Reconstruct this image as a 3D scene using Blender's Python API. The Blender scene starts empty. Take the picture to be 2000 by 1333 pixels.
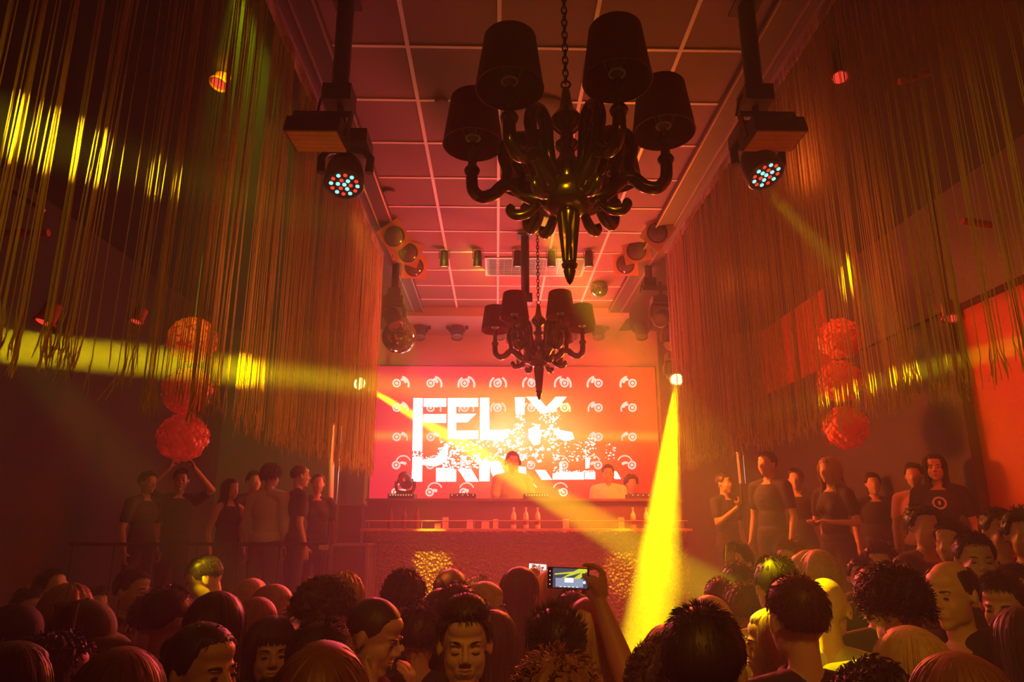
import bpy, math, random
import numpy as np
from mathutils import Vector, Matrix, Euler

# ------------------------------------------------------------------ camera, world, exposure
scene = bpy.context.scene
COL = scene.collection
F = 1333.0
PITCH, YAW = math.radians(14.5), math.radians(1.25)
CAM = Vector((0, 0, 2.0))
CEIL = 5.0
XL, XR = -1.32, 1.90            # planes of the two string curtains
cam_d = bpy.data.cameras.new('camera'); cam_d.sensor_width = 36.0; cam_d.lens = 24.0
cam_d.clip_start = .05; cam_d.clip_end = 60
cam = bpy.data.objects.new('camera', cam_d); COL.objects.link(cam)
cam.location = CAM; cam.rotation_euler = (math.radians(90) + PITCH, 0, -YAW)
scene.camera = cam
MC = cam.rotation_euler.to_matrix()
def at(px, py, Y):
    """point of the room at distance Y that the photo shows at pixel (px, py)"""
    d = MC @ Vector(((px - 1000) / F, (666.5 - py) / F, -1.0))
    return CAM + d * (Y / d.y)
def atx(px, py, X):
    d = MC @ Vector(((px - 1000) / F, (666.5 - py) / F, -1.0))
    return CAM + d * (X / d.x)
def ppm(Y):                      # metres per pixel, about
    return Y * .97 / F
w = bpy.data.worlds.new('world'); scene.world = w; w.use_nodes = True
w.node_tree.nodes['Background'].inputs[0].default_value = (.02, .003, .002, 1)
w.node_tree.nodes['Background'].inputs[1].default_value = .05
_vo = w.node_tree.nodes.new('ShaderNodeVolumeScatter')      # the stage haze that fills the room
_vo.inputs['Density'].default_value = .03; _vo.inputs['Anisotropy'].default_value = .3
w.node_tree.links.new(_vo.outputs[0], w.node_tree.nodes['World Output'].inputs['Volume'])
vs = scene.view_settings
vs.view_transform = 'Standard'; vs.look = 'None'; vs.exposure = 0.0; vs.gamma = 1.0; vs.use_curve_mapping = False
scene.cycles.volume_bounces = 0
scene.cycles.max_bounces = 5
scene.cycles.diffuse_bounces = 2
scene.cycles.glossy_bounces = 2
scene.cycles.caustics_reflective = False
scene.cycles.caustics_refractive = False
scene.cycles.sample_clamp_indirect = 4.0
scene.cycles.sample_clamp_direct = 30.0

# ------------------------------------------------------------------ lights
def spot(name, loc, aim, watt, col, deg, blend=.25, r=.02):
    d = bpy.data.lights.new(name, 'SPOT'); d.energy = watt; d.color = col
    d.spot_size = math.radians(deg); d.spot_blend = blend; d.shadow_soft_size = r
    o = bpy.data.objects.new(name, d); COL.objects.link(o); o.location = loc
    o.rotation_euler = (Vector(aim) - Vector(loc)).to_track_quat('-Z', 'Y').to_euler()
    return o
def point(name, loc, watt, col, r=.1):
    d = bpy.data.lights.new(name, 'POINT'); d.energy = watt; d.color = col; d.shadow_soft_size = r
    o = bpy.data.objects.new(name, d); COL.objects.link(o); o.location = loc
    return o
YEL = (1.0, .74, .0)
YGR = (.9, .8, .01)
RED = (1.0, .055, .02)
PNK = (1.0, .055, .10)
ORG = (1.0, .2, .015)
LAMP1, AIM1 = at(703, 750, 8.3), at(1480, 1210, 4.0)
LAMP2, AIM2 = at(1322, 742, 8.2), at(1272, 1285, 4.5)
spot('beam_front_left', LAMP1, AIM1, 120000, YEL, 3.2, .35, .025)
spot('beam_down_right', LAMP2, AIM2, 200000, YEL, 5.4, .3, .03)
spot('beam_aisle_left', at(-260, 648, 1.95), atx(475, 725, XL), 250000, YEL, 3.2, .4, .06)
spot('beam_aisle_right', at(2260, 600, 2.0), atx(1700, 752, XR), 70000, YEL, 2.6, .4, .04)
_p = atx(70, 262, XL); spot('beam_high_left', _p + (at(-300, 150, 1.3) - _p) * 3.2, _p, 34000, YGR, 3.4, .7, .07)
spot('beam_washer_right', at(1492, 366, 3.38), atx(1655, 540, XR), 1500, YEL, 12, .7, .03)
spot('beam_washer_left', at(678, 386, 3.38), at(740, 560, 3.6), 700, ORG, 30, .8, .03)
spot('green_top_left', Vector((-1.5, 3.3, 4.95)), Vector((-3.0, 9, 4.0)), 1100, (.6, .8, .0), 38, .9, .03)
spot('crowd_yellow_left', Vector((-3.4, 2.5, 4.2)), at(440, 1140, 4.25), 2600, YEL, 6, .4, .03)
spot('crowd_yellow_right', Vector((.1, 4.7, 4.5)), at(1580, 1235, 2.7), 4500, YEL, 9, .5, .03)
spot('panel_left', Vector((-.9, 5.6, 4.6)), at(845, 1105, 8.35), 4000, YEL, 7, .8, .03)
spot('panel_right', Vector((1.3, 5.6, 4.6)), at(1215, 1110, 8.35), 3000, YEL, 6, .8, .03)
# red wash of the stage rig, and fill lamps added without fixtures
spot('red_wash_left', Vector((-1.0, 9.4, 4.3)), Vector((.1, 5.2, .6)), 1600, PNK, 56, .8, .15)
spot('red_wash_right', Vector((1.7, 9.4, 4.3)), Vector((.6, 5.2, .6)), 1800, RED, 58, .8, .15)
spot('red_rim', Vector((.3, 9.2, 3.2)), Vector((.3, 3, 1.3)), 900, PNK, 50, .6, .15)  # added spot that strengthens the red rim on the crowd
spot('booth_fill', Vector((.1, 6.9, 4.7)), Vector((.1, 7.9, .9)), 420, PNK, 66, .9, .15)  # added lamp without a fixture, lifts the booth front and its haze
point('stage_glow_fill', Vector((.1, 9.7, 3.2)), 45, PNK, .3)  # added point standing in for the screen's glow in the haze
point('orange_stage_right', Vector((1.75, 7.9, 3.1)), 330, (1, .17, .01), .2)  # added point, brings orange to the haze by the right curtain
spot('ceiling_red_fill', Vector((.3, 8.2, 2.8)), Vector((.3, 7.0, 5.0)), 480, PNK, 140, .9, .15)  # unseen spot added for the screen's red light on the ceiling
spot('red_right_wall', Vector((3.4, 3.2, 4.3)), Vector((4.4, 4.8, 2.9)), 260, (1, .035, .01), 60, .8, .1)
point('red_right_aisle', Vector((3.2, 6.4, 4.4)), 26, (1, .13, .01))  # added point that lights the right aisle and its haze
point('red_left_aisle', Vector((-1.5, 8.8, 2.9)), 50, (1, .06, .035))  # added point, makes the left aisle haze brighten towards the stage
point('red_stage', Vector((.9, 9.0, 4.5)), 90, (1, .07, .04))
spot('curtain_fill_left', Vector((-.3, 2.6, 2.9)), Vector((-1.3, 4.6, 3.5)), 34, (1, .3, .04), 100, .8, .1)  # added fill on the left strings, no lamp hangs here
spot('curtain_fill_right', Vector((.9, 2.6, 2.9)), Vector((1.9, 4.6, 3.4)), 34, (1, .15, .02), 100, .8, .1)  # added fill on the right strings, likewise without a lamp
spot('near_strings_left', Vector((-.3, -.3, 2.9)), Vector((-1.35, 1.9, 2.75)), 24, (1, .72, .0), 38, .9, .1)  # added camera-side spot that yellows the near left strings
spot('near_strings_right', Vector((.6, -.3, 2.9)), Vector((1.9, 2.6, 2.75)), 60, (1, .62, .0), 46, .9, .1)  # matching added spot for the near right strings
spot('chandelier_glint', Vector((-.5, -.8, 3.4)), Vector((.28, 2.8, 3.25)), 260, YEL, 9, .6, .05)  # added spot that gives the brass bowl its yellow glints
spot('crowd_fill_rear', Vector((.3, -1.2, 4.5)), Vector((.7, 2.6, 1.5)), 190, (1, .36, .02), 48, .8, .15)  # added warm fill on the crowd from behind the camera
spot('orange_curtain_right', Vector((.9, 8.6, 3.9)), Vector((1.9, 5.6, 3.0)), 420, (1, .17, .01), 50, .8, .1)  # extra spot added to brighten the right curtain's far end


# ------------------------------------------------------------------ materials
def mat(name, col, rough=.5, metal=0, emis=None, es=0, bump=None, spec=.5, sss=0, noise=None, trans=0, alpha=1):
    m = bpy.data.materials.new(name); m.use_nodes = True
    nt = m.node_tree; b = nt.nodes['Principled BSDF']
    b.inputs['Base Color'].default_value = (*col, 1); b.inputs['Roughness'].default_value = rough
    b.inputs['Metallic'].default_value = metal; b.inputs['Specular IOR Level'].default_value = spec
    if emis:
        b.inputs['Emission Color'].default_value = (*emis, 1); b.inputs['Emission Strength'].default_value = es
    if sss:
        b.inputs['Subsurface Weight'].default_value = sss; b.inputs['Subsurface Scale'].default_value = .02
    if trans: b.inputs['Transmission Weight'].default_value = trans
    if noise or bump:
        tc = nt.nodes.new('ShaderNodeTexCoord')
    if noise:                    # (scale, amount)
        n = nt.nodes.new('ShaderNodeTexNoise'); n.inputs['Scale'].default_value = noise[0]; n.inputs['Detail'].default_value = 5
        nt.links.new(tc.outputs['Object'], n.inputs['Vector'])
        mx = nt.nodes.new('ShaderNodeMix'); mx.data_type = 'RGBA'
        mx.inputs[6].default_value = (*[c * (1 - noise[1]) for c in col], 1)
        mx.inputs[7].default_value = (*[min(1, c * (1 + noise[1])) for c in col], 1)
        nt.links.new(n.outputs['Fac'], mx.inputs[0]); nt.links.new(mx.outputs[2], b.inputs['Base Color'])
    if bump:                     # (kind, scale, strength)
        if bump[0] == 'noise':
            n = nt.nodes.new('ShaderNodeTexNoise'); n.inputs['Scale'].default_value = bump[1]; out = n.outputs['Fac']
        elif bump[0] == 'brick':
            n = nt.nodes.new('ShaderNodeTexBrick'); n.inputs['Scale'].default_value = bump[1]; out = n.outputs['Fac']
        else:
            n = nt.nodes.new('ShaderNodeTexVoronoi'); n.inputs['Scale'].default_value = bump[1]; out = n.outputs['Distance']
        nt.links.new(tc.outputs['Object'], n.inputs['Vector'])
        bp = nt.nodes.new('ShaderNodeBump'); bp.inputs['Strength'].default_value = bump[2]; bp.inputs['Distance'].default_value = .02
        nt.links.new(out, bp.inputs['Height']); nt.links.new(bp.outputs[0], b.inputs['Normal'])
    return m
M = {}
M['wall'] = mat('dark_wall', (.06, .03, .024), .7, noise=(1.2, .3), bump=('noise', 30, .2))
M['brick'] = mat('dark_brick', (.035, .016, .012), .7, bump=('brick', 3.5, .5))
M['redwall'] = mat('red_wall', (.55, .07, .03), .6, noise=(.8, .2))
M['floor'] = mat('floor', (.05, .04, .035), .4, noise=(3, .3))
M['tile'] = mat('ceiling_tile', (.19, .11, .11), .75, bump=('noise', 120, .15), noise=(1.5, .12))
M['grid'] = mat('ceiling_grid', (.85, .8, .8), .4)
M['beam'] = mat('beam_black', (.07, .05, .05), .5)
M['chrome'] = mat('chrome', (.8, .8, .8), .15, 1)
M['rail'] = mat('curtain_rail', (.6, .5, .45), .3, .9)
M['tape'] = mat('header_tape', (.8, .6, .5), .5)
M['string'] = mat('string', (.62, .40, .22), .45, noise=(40, .25))
M['fascia'] = mat('fascia', (.42, .26, .28), .55)
M['black'] = mat('black_paint', (.02, .016, .015), .4)
M['darkmetal'] = mat('dark_metal', (.05, .04, .035), .35, .6)
M['brass'] = mat('dark_brass', (.22, .12, .04), .2, .9, noise=(9, .3))
M['shade'] = mat('shade_fabric', (.22, .018, .016), .65, bump=('noise', 200, .2))
M['shade_in'] = mat('shade_lining', (.35, .06, .03), .35, .2)
M['bulb'] = mat('bulb_glass', (.35, .3, .28), .08, spec=.9)
M['collar'] = mat('collar', (.75, .65, .5), .3)
M['gold'] = mat('hammered_gold', (.50, .28, .07), .22, .9, bump=('voronoi', 30, 1.0))
M['booth'] = mat('booth_wood', (.14, .07, .06), .5, noise=(4, .3))
M['shelf'] = mat('shelf_wood', (.5, .28, .12), .45, noise=(6, .3))
M['skin'] = mat('skin', (.56, .33, .22), .5, sss=.15, noise=(25, .08))
M['skin2'] = mat('skin_tanned', (.44, .24, .15), .5, sss=.12, noise=(25, .08))
M['skin3'] = mat('skin_fair', (.66, .42, .31), .5, sss=.15, noise=(25, .07))
M['lens_y'] = mat('lens_yellow', (0, 0, 0), .3, emis=(1, .75, .1), es=40)
M['led_c'] = mat('led_cyan', (0, 0, 0), .3, emis=(.25, 1, .8), es=1.6)
M['led_r'] = mat('led_red', (.3, .02, .01), .3, emis=(1, .06, .03), es=.9)
M['warm'] = mat('warm_lamp', (0, 0, 0), .3, emis=(1, .75, .3), es=1.4)
M['glass'] = mat('lamp_glass', (.12, .08, .07), .08, .3)
M['amber'] = mat('amber_diffuser', (.55, .26, .1), .35, noise=(12, .3))
M['mirror'] = mat('mirror_tile', (.38, .34, .3), .04, 1)
M['shell'] = mat('red_shell', (.85, .12, .06), .35, emis=(1, .05, .02), es=.10, trans=0, sss=.3)
M['white_tube'] = mat('white_tube', (.9, .75, .78), .3)
HAIRC = {'black': (.02, .013, .01), 'dark': (.035, .02, .013), 'brown': (.08, .04, .02), 'red': (.16, .05, .02),
         'auburn': (.22, .09, .04), 'fair': (.42, .26, .12), 'blond': (.6, .43, .2)}
for k, c in HAIRC.items(): M['hair_' + k] = mat('hair_' + k, c, .5, spec=.5, noise=(60, .35))
CLOTH = {'black': (.02, .018, .02), 'navy': (.03, .03, .05), 'white': (.75, .72, .66), 'beige': (.5, .42, .3), 'grey': (.18, .17, .17),
         'red': (.35, .04, .04), 'olive': (.16, .14, .07), 'brown': (.14, .08, .05), 'pink': (.5, .25, .25), 'denim': (.07, .09, .14)}
for k, c in CLOTH.items(): M['cl_' + k] = mat('cloth_' + k, c, .8, bump=('noise', 22, .35))

# ------------------------------------------------------------------ mesh builder
def rotm(v):                    # rotation that takes +Z to v
    return Vector(v).normalized().to_track_quat('Z', 'Y').to_matrix()
class MB:
    def __init__(s): s.v = []; s.f = []; s.m = []
    def add(s, vs, fs, mi=0):
        o = len(s.v); s.v.extend([tuple(p) for p in vs]); s.f.extend([tuple(i + o for i in f) for f in fs]); s.m.extend([mi] * len(fs)); return s
    def box(s, c, d, R=None, mi=0):
        c = Vector(c); P = []
        for sx in (-.5, .5):
            for sy in (-.5, .5):
                for sz in (-.5, .5):
                    q = Vector((sx * d[0], sy * d[1], sz * d[2])); P.append(c + (R @ q if R else q))
        return s.add(P, [(0, 1, 3, 2), (4, 6, 7, 5), (0, 4, 5, 1), (2, 3, 7, 6), (0, 2, 6, 4), (1, 5, 7, 3)], mi)
    def tube(s, pts, r, n=8, cap=True, mi=0):
        pts = [Vector(p) for p in pts]; k = len(pts)
        rr = r if hasattr(r, '__len__') else [r] * k
        up = Vector((0, 0, 1)); P = []
        prev = None
        for i, p in enumerate(pts):
            t = (pts[min(i + 1, k - 1)] - pts[max(i - 1, 0)])
            t = t.normalized() if t.length > 1e-9 else up
            if prev is None:
                a = t.cross(Vector((0, 0, 1)) if abs(t.z) < .9 else Vector((1, 0, 0))).normalized()
            else:
                a = (prev - t * prev.dot(t)); a = a.normalized() if a.length > 1e-6 else prev
            prev = a; b = t.cross(a)
            for j in range(n):
                an = 2 * math.pi * j / n
                P.append(p + (a * math.cos(an) + b * math.sin(an)) * rr[i])
        Fc = [(i * n + j, i * n + (j + 1) % n, (i + 1) * n + (j + 1) % n, (i + 1) * n + j) for i in range(k - 1) for j in range(n)]
        if cap and n > 2: Fc += [tuple(reversed(range(n))), tuple(range((k - 1) * n, k * n))]
        return s.add(P, Fc, mi)
    def lathe(s, prof, n=24, o=(0, 0, 0), R=None, mi=0, flute=0, fz=None):
        o = Vector(o); P = []; k = len(prof)
        for r, z in prof:
            for j in range(n):
                an = 2 * math.pi * j / n; q = r
                if flute and (fz is None or fz[0] <= z <= fz[1]): q = r * (1 + flute * (1 if j % 2 else -1))
                v = Vector((q * math.cos(an), q * math.sin(an), z)); P.append(o + (R @ v if R else v))
        Fc = [(i * n + j, i * n + (j + 1) % n, (i + 1) * n + (j + 1) % n, (i + 1) * n + j) for i in range(k - 1) for j in range(n)]
        if prof[0][0] > 1e-5: Fc.append(tuple(reversed(range(n))))
        if prof[-1][0] > 1e-5: Fc.append(tuple(range((k - 1) * n, k * n)))
        return s.add(P, Fc, mi)
    def ball(s, c, r, n=16, m=10, R=None, mi=0):
        r = r if hasattr(r, '__len__') else (r, r, r); c = Vector(c); P = [];
        for i in range(m + 1):
            th = math.pi * i / m
            for j in range(n):
                an = 2 * math.pi * j / n
                q = Vector((r[0] * math.sin(th) * math.cos(an), r[1] * math.sin(th) * math.sin(an), r[2] * math.cos(th)))
                P.append(c + (R @ q if R else q))
        Fc = [(i * n + j, (i + 1) * n + j, (i + 1) * n + (j + 1) % n, i * n + (j + 1) % n) for i in range(m) for j in range(n)]
        return s.add(P, Fc, mi)
    def torus(s, c, R_, r, R=None, n=20, m=8, sx=1.0, mi=0):
        c = Vector(c); P = []
        for i in range(n):
            a = 2 * math.pi * i / n
            for j in range(m):
                b = 2 * math.pi * j / m
                q = Vector(((R_ + r * math.cos(b)) * math.cos(a), (R_ * sx + r * math.cos(b)) * math.sin(a), r * math.sin(b)))
                P.append(c + (R @ q if R else q))
        Fc = [(i * m + j, ((i + 1) % n) * m + j, ((i + 1) % n) * m + (j + 1) % m, i * m + (j + 1) % m) for i in range(n) for j in range(m)]
        return s.add(P, Fc, mi)
    def mesh(s, name, mats, smooth=True, ang=40):
        me = bpy.data.meshes.new(name); me.from_pydata(s.v, [], s.f)
        for q in (mats if isinstance(mats, (list, tuple)) else [mats]): me.materials.append(q)
        if any(s.m): me.polygons.foreach_set('material_index', s.m)
        if smooth:
            me.polygons.foreach_set('use_smooth', [True] * len(me.polygons)); me.update()
            try: me.set_sharp_from_angle(angle=math.radians(ang))
            except Exception: pass
        me.update(); return me
    def build(s, name, mats, parent=None, loc=None, smooth=True, ang=40):
        o = bpy.data.objects.new(name, s.mesh(name, mats, smooth, ang)); COL.objects.link(o)
        if parent: o.parent = parent
        if loc is not None: o.location = loc
        return o
def tag(o, label=None, cat=None, group=None, kind=None):
    if label: o['label'] = label
    if cat: o['category'] = cat
    if group: o['group'] = group
    if kind: o['kind'] = kind
    return o
def empty(name, loc, label, cat, group=None, rot=(0, 0, 0)):
    o = bpy.data.objects.new(name, None); COL.objects.link(o); o.location = loc; o.rotation_euler = rot
    o.empty_display_size = .1
    return tag(o, label, cat, group)
def obj(name, me, parent=None, loc=None):
    o = bpy.data.objects.new(name, me); COL.objects.link(o)
    if parent: o.parent = parent
    if loc is not None: o.location = loc
    return o
def copy_tree(o, parent=None):
    c = o.copy(); COL.objects.link(c); c.parent = parent
    for ch in list(o.children): copy_tree(ch, c)
    return c
def struct(name, mb, m, label=None, smooth=False):
    o = mb.build(name, m, smooth=smooth); o['kind'] = 'structure'
    if label: o['label'] = label
    return o

# ------------------------------------------------------------------ the room
RX0, RX1, RY0, RY1 = -4.4, 4.4, -1.6, 11.0
struct('floor', MB().box((0, (RY0 + RY1) / 2, -.05), (RX1 - RX0, RY1 - RY0, .1)), M['floor'])
struct('wall_left', MB().box((RX0 - .05, (RY0 + RY1) / 2, 2.5), (.1, RY1 - RY0, 5)), M['brick'])
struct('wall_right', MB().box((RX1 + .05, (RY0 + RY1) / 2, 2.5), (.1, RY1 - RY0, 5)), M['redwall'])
struct('wall_front', MB().box((0, RY0 - .05, 2.5), (RX1 - RX0, .1, 5)), M['wall'])
struct('wall_back', MB().box((0, RY1 + .05, 2.5), (RX1 - RX0, .1, 5)), M['wall'])
# right wall: a dark panel over its far part, dark bulkhead above
struct('trim_1', MB().box((RX1 - .08, 3.6, 4.45), (.16, 9.5, 1.1)), M['beam'])
struct('trim_2', MB().box((RX1 - .06, 8.55, 1.95), (.1, 4.8, 3.9)), M['wall'])
# side ceilings over the aisles
struct('ceiling_left', MB().box(((RX0 + XL) / 2, (RY0 + RY1) / 2, CEIL + .05), (XL - RX0, RY1 - RY0, .1)), M['black'])
struct('ceiling_right', MB().box(((RX1 + XR) / 2, (RY0 + RY1) / 2, CEIL + .05), (RX1 - XR, RY1 - RY0, .1)), M['black'])
GX0, GX1, GY1 = -1.09, 1.64, 9.62
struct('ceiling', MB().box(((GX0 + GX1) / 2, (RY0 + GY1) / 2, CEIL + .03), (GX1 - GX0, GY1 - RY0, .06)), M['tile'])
g = MB()
for k in range(-2, 18):
    y = 3.87 - .6 + .6 * k
    y = 3.0 * 1.289 + .597 * (k - 6)
    if RY0 < y < GY1: g.box(((GX0 + GX1) / 2, y, CEIL - .004), (GX1 - GX0, .024, .008))
for x in (-.6, 0.0, .6, 1.2): g.box((x, (RY0 + GY1) / 2, CEIL - .0055), (.026, GY1 - RY0, .011))
struct('trim_3', g, M['grid'])
# the two dark channels between tiled ceiling and string curtains
for nm, x0, x1 in (('trim_4', XL - .03, GX0), ('trim_5', GX1, XR + .03)):
    g = MB().box(((x0 + x1) / 2, (RY0 + GY1) / 2, CEIL - .02), (x1 - x0, GY1 - RY0, .1))
    struct(nm, g, M['beam'])
for nm, x in (('trim_6', GX0), ('trim_7', GX1), ('trim_8', XL + .09), ('trim_9', XR - .09)):
    struct(nm, MB().box((x, (RY0 + GY1) / 2, CEIL - .075), (.012, GY1 - RY0, .02)), M['rail'])
# fascia wall above the screen: soffit step then wall
struct('trim_10', MB().box((.29, 9.66, 4.98), (3.3, .08, .24)), M['fascia'])
struct('ceiling_back', MB().box((.29, 10.3, CEIL - .07), (3.3, 1.3, .06)), M['fascia'])
struct('wall_screen', MB().box((.29, 10.93, 3.6), (4.7, .1, 2.9)), M['fascia'])
# stage under the DJ and the two side podiums
struct('floor_stage', MB().box((.2, 9.95, .5), (8.7, 2.0, 1.0)), M['booth'])
struct('floor_podium_left', MB().box((-3.0, 8.05, .42), (2.7, 1.8, .84)), M['booth'])
struct('floor_podium_right', MB().box((3.2, 6.9, .42), (2.3, 4.1, .84)), M['booth'])

# ------------------------------------------------------------------ string curtains
def curtain(x, side, y0, y1, zb, seed, label):
    rnd = random.Random(seed)
    root = empty('string_curtain', (x, (y0 + y1) / 2, CEIL), label, 'string curtain')
    def part(mb, name, m): o = mb.build(name, m, root, smooth=False); o.location = (-x, -(y0 + y1) / 2, -CEIL); return o
    part(MB().box((x, (y0 + y1) / 2, CEIL - .085), (.035, y1 - y0, .03)), 'rail', M['rail'])
    t = MB(); k = 60
    for i in range(k):            # the slack header tape the strings are sewn to
        ya, yb = y0 + (y1 - y0) * i / k, y0 + (y1 - y0) * (i + 1) / k
        t.box((x + side * .02 + rnd.uniform(-.004, .004), (ya + yb) / 2, CEIL - .115 + rnd.uniform(-.006, .006)), (.006, yb - ya + .004, .035), Matrix.Rotation(rnd.uniform(-.1, .1), 3, 'X'))
    part(t, 'header_tape', M['tape'])
    s = MB(); y = y0
    while y < y1:
        near = y < 3.2
        gap = rnd.uniform(.035, .13) if near else rnd.uniform(.012, .06)
        if side < 0 and rnd.random() < .10 and y < 5: gap += .1
        y += gap
        n = rnd.choice([1, 3, 5, 6, 8, 9]) if near else rnd.choice([1, 2, 3, 4, 5, 7])
        zz = zb + rnd.uniform(-.05, .05); pinch = rnd.uniform(.3, .9); wd = rnd.uniform(.006, .02)
        lean = rnd.uniform(-.05, .05) * .8
        for _ in range(n):
            a = rnd.gauss(0, wd); b = rnd.gauss(0, .006); e = a * pinch + rnd.gauss(0, .005); xb = rnd.gauss(0, .012)
            zb2 = zz + rnd.uniform(-.05, .03); ph = rnd.uniform(0, 6)
            pts = []
            for i in range(11):
                t_ = i / 10; z = CEIL - .1 + (zb2 + .12 - CEIL + .1) * t_
                pts.append((x + b + xb * t_ + .003 * math.sin(ph + 5 * t_), y + a * (1 - t_) + e * t_ + lean * t_ + .004 * math.sin(ph * 2 + 7 * t_), z))
            px_, py_, pz_ = pts[-1]; sp = rnd.gauss(0, .012); sq = rnd.gauss(0, .008)
            for q in (1, 2, 3):
                pts.append((px_ + sq * q / 3 * rnd.uniform(.6, 1.2), py_ + sp * q / 3 + rnd.gauss(0, .004), pz_ - .04 * q))
            s.tube(pts, [.0021] * 11 + [.0028, .0027, .0016], 3, cap=False)
            if rnd.random() < .6:  # frayed tail
                s.tube([pts[-3], (pts[-1][0] + rnd.gauss(0, .008), pts[-1][1] + rnd.gauss(0, .016), pts[-1][2] - rnd.uniform(-.01, .03))], [.002, .001], 3, cap=False)
    o = part(s, 'strings', M['string']); o['kind'] = 'stuff'
    return root
curtain(XL, -1, .9, 7.35, 2.46, 3, 'long fringed string curtain hanging from ceiling rail on the left of the room')
curtain(XR, 1, 1.2, 7.2, 2.52, 8, 'long fringed string curtain hanging from ceiling rail on the right of the room')

# ------------------------------------------------------------------ chandeliers
def make_chandelier():
    root = empty('chandelier', (0, 0, 0), 'x', 'chandelier', 'dark brass chandeliers')
    b = MB()
    b.lathe([(.003, 0), (.012, .012), (.02, .035), (.026, .06), (.022, .068), (.03, .075), (.034, .088), (.026, .098), (.028, .108),
             (.036, .2), (.046, .30), (.05, .315), (.044, .325)], 32, flute=.07, fz=(.105, .31))
    b.lathe([(.044, .322), (.07, .33), (.105, .352), (.124, .39), (.126, .42), (.112, .448), (.07, .465), (.05, .475), (.06, .50), (.062, .54), (.05, .58),
             (.035, .60), (.033, .63), (.05, .65), (.052, .665), (.03, .68), (.028, .72), (.045, .735), (.066, .76), (.07, .79), (.055, .815), (.034, .84), (.026, .88),
             (.02, .93), (.014, .955), (.001, .96)], 32)
    b.torus((0, 0, .975), .02, .005, Matrix.Rotation(math.pi / 2, 3, 'X'))
    b.build('stem', M['brass'], root, ang=35)
    # one arm in the r/z plane
    def arm_mesh():
        a = MB()
        def sm(pts, n=6):       # Catmull-Rom
            P = [Vector((p[0], 0, p[1])) for p in pts]; P = [P[0] * 2 - P[1]] + P + [P[-1] * 2 - P[-2]]; out = []
            for i in range(1, len(P) - 2):
                for q in range(n):
                    t = q / n
                    out.append(.5 * ((2 * P[i]) + (P[i + 1] - P[i - 1]) * t + (2 * P[i - 1] - 5 * P[i] + 4 * P[i + 1] - P[i + 2]) * t * t + (3 * P[i] - P[i - 1] - 3 * P[i + 1] + P[i + 2]) * t ** 3))
            out.append(P[-2]); return out
        p = sm([(.06, .41), (.13, .40), (.19, .43), (.235, .475), (.28, .475), (.325, .435), (.375, .425), (.412, .46), (.42, .51), (.42, .54)])
        a.tube(p, [.033 - .008 * i / len(p) for i in range(len(p))], 14)
        p = sm([(.27, .48), (.265, .55), (.28, .62), (.26, .685), (.215, .71), (.17, .67), (.155, .59), (.13, .51), (.07, .46)])
        a.tube(p, [.018 + .013 * math.sin(math.pi * i / len(p)) for i in range(len(p))], 12)
        p = sm([(.22, .45), (.20, .52), (.225, .58), (.205, .61), (.175, .60)])
        a.tube(p, [.02 - .006 * i / len(p) for i in range(len(p))], 10)
        p = sm([(.10, .42), (.14, .37), (.18, .335), (.225, .33), (.25, .355), (.24, .375)])
        a.tube(p, [.014 + .010 * math.sin(math.pi * i / len(p)) for i in range(len(p))], 12)
        a.lathe([(.02, .535), (.032, .545), (.036, .56), (.03, .572), (.022, .58), (.02, .59), (.019, .64), (.024, .645), (.026, .655), (.018, .66)], 20, (.42, 0, 0))
        return a.mesh('arm', M['brass'], ang=50)
    am = arm_mesh()
    c = MB().lathe([(.016, .66), (.02, .67), (.016, .685), (.014, .70)], 20, (.42, 0, 0)); cm = c.mesh('candle_socket', M['brass'])
    bm = MB().lathe([(.012, .695), (.012, .708), (.024, .73), (.03, .752), (.027, .775), (.012, .792), (.001, .796)], 20, (.42, 0, 0)).mesh('bulb', M['bulb'])
    s = MB(); r0, r1, z0, z1 = .135, .105, .69, .925   # shade: outer and lining, closed at both rims
    n = 40
    s.lathe([(r0, z0), (r1, z1)], n, (.42, 0, 0)); s.f = s.f[:n]; s.m = s.m[:n]
    s2 = MB().lathe([(r1 - .003, z1), (r0 - .003, z0)], n, (.42, 0, 0)); s.add(s2.v, s2.f[:n], 1)
    s.torus((.42, 0, z0), r0 - .0015, .003, n=n, m=6); s.torus((.42, 0, z1), r1 - .0015, .003, n=n, m=6)
    sm_ = s.mesh('shade', [M['shade'], M['shade_in']])
    sp = MB().torus((.42, 0, .725), .03, .005, n=24)
    for k in range(3):
        an = k * 2.094; sp.tube([(.42 + .03 * math.cos(an), .03 * math.sin(an), .725), (.42 + .1025 * math.cos(an), .1025 * math.sin(an), z1 - .01)], .0018, 5)
    spm = sp.mesh('shade_ring', M['collar'])
    for k in range(6):
        an = math.radians(60 * k)
        a = obj('arm', am, root); a.rotation_euler.z = an
        for nm, me in (('candle_socket', cm), ('bulb', bm)): obj(nm, me, a)
        h = obj('shade', sm_, root); h.rotation_euler.z = an; obj('shade_ring', spm, h)
    return root
def chain(top, bottom, label):
    m = MB(); k = int((top.z - bottom.z) / .036)
    for i in range(k + 1):
        z = bottom.z + (top.z - bottom.z) * (i + .5) / (k + 1)
        R = Matrix.Rotation(math.pi / 2 * (i % 2) + .2, 3, 'Z') @ Matrix.Rotation(math.pi / 2, 3, 'Y')
        m.torus((bottom.x, bottom.y, z), .024, .0042, R, n=14, m=6, sx=.55)
    m.lathe([(.06, top.z - .03), (.055, top.z - .012), (.02, top.z), (.0, top.z)], 24, (bottom.x, bottom.y, 0))
    o = m.build('hanging_chain', M['darkmetal']); tag(o, label, 'chain', 'chandelier chains')
ch1 = make_chandelier()
p = at(1113, 556, 2.78); ch1.location = p; ch1.rotation_euler.z = math.radians(-8); ch1.scale = (1.05,) * 3
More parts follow.
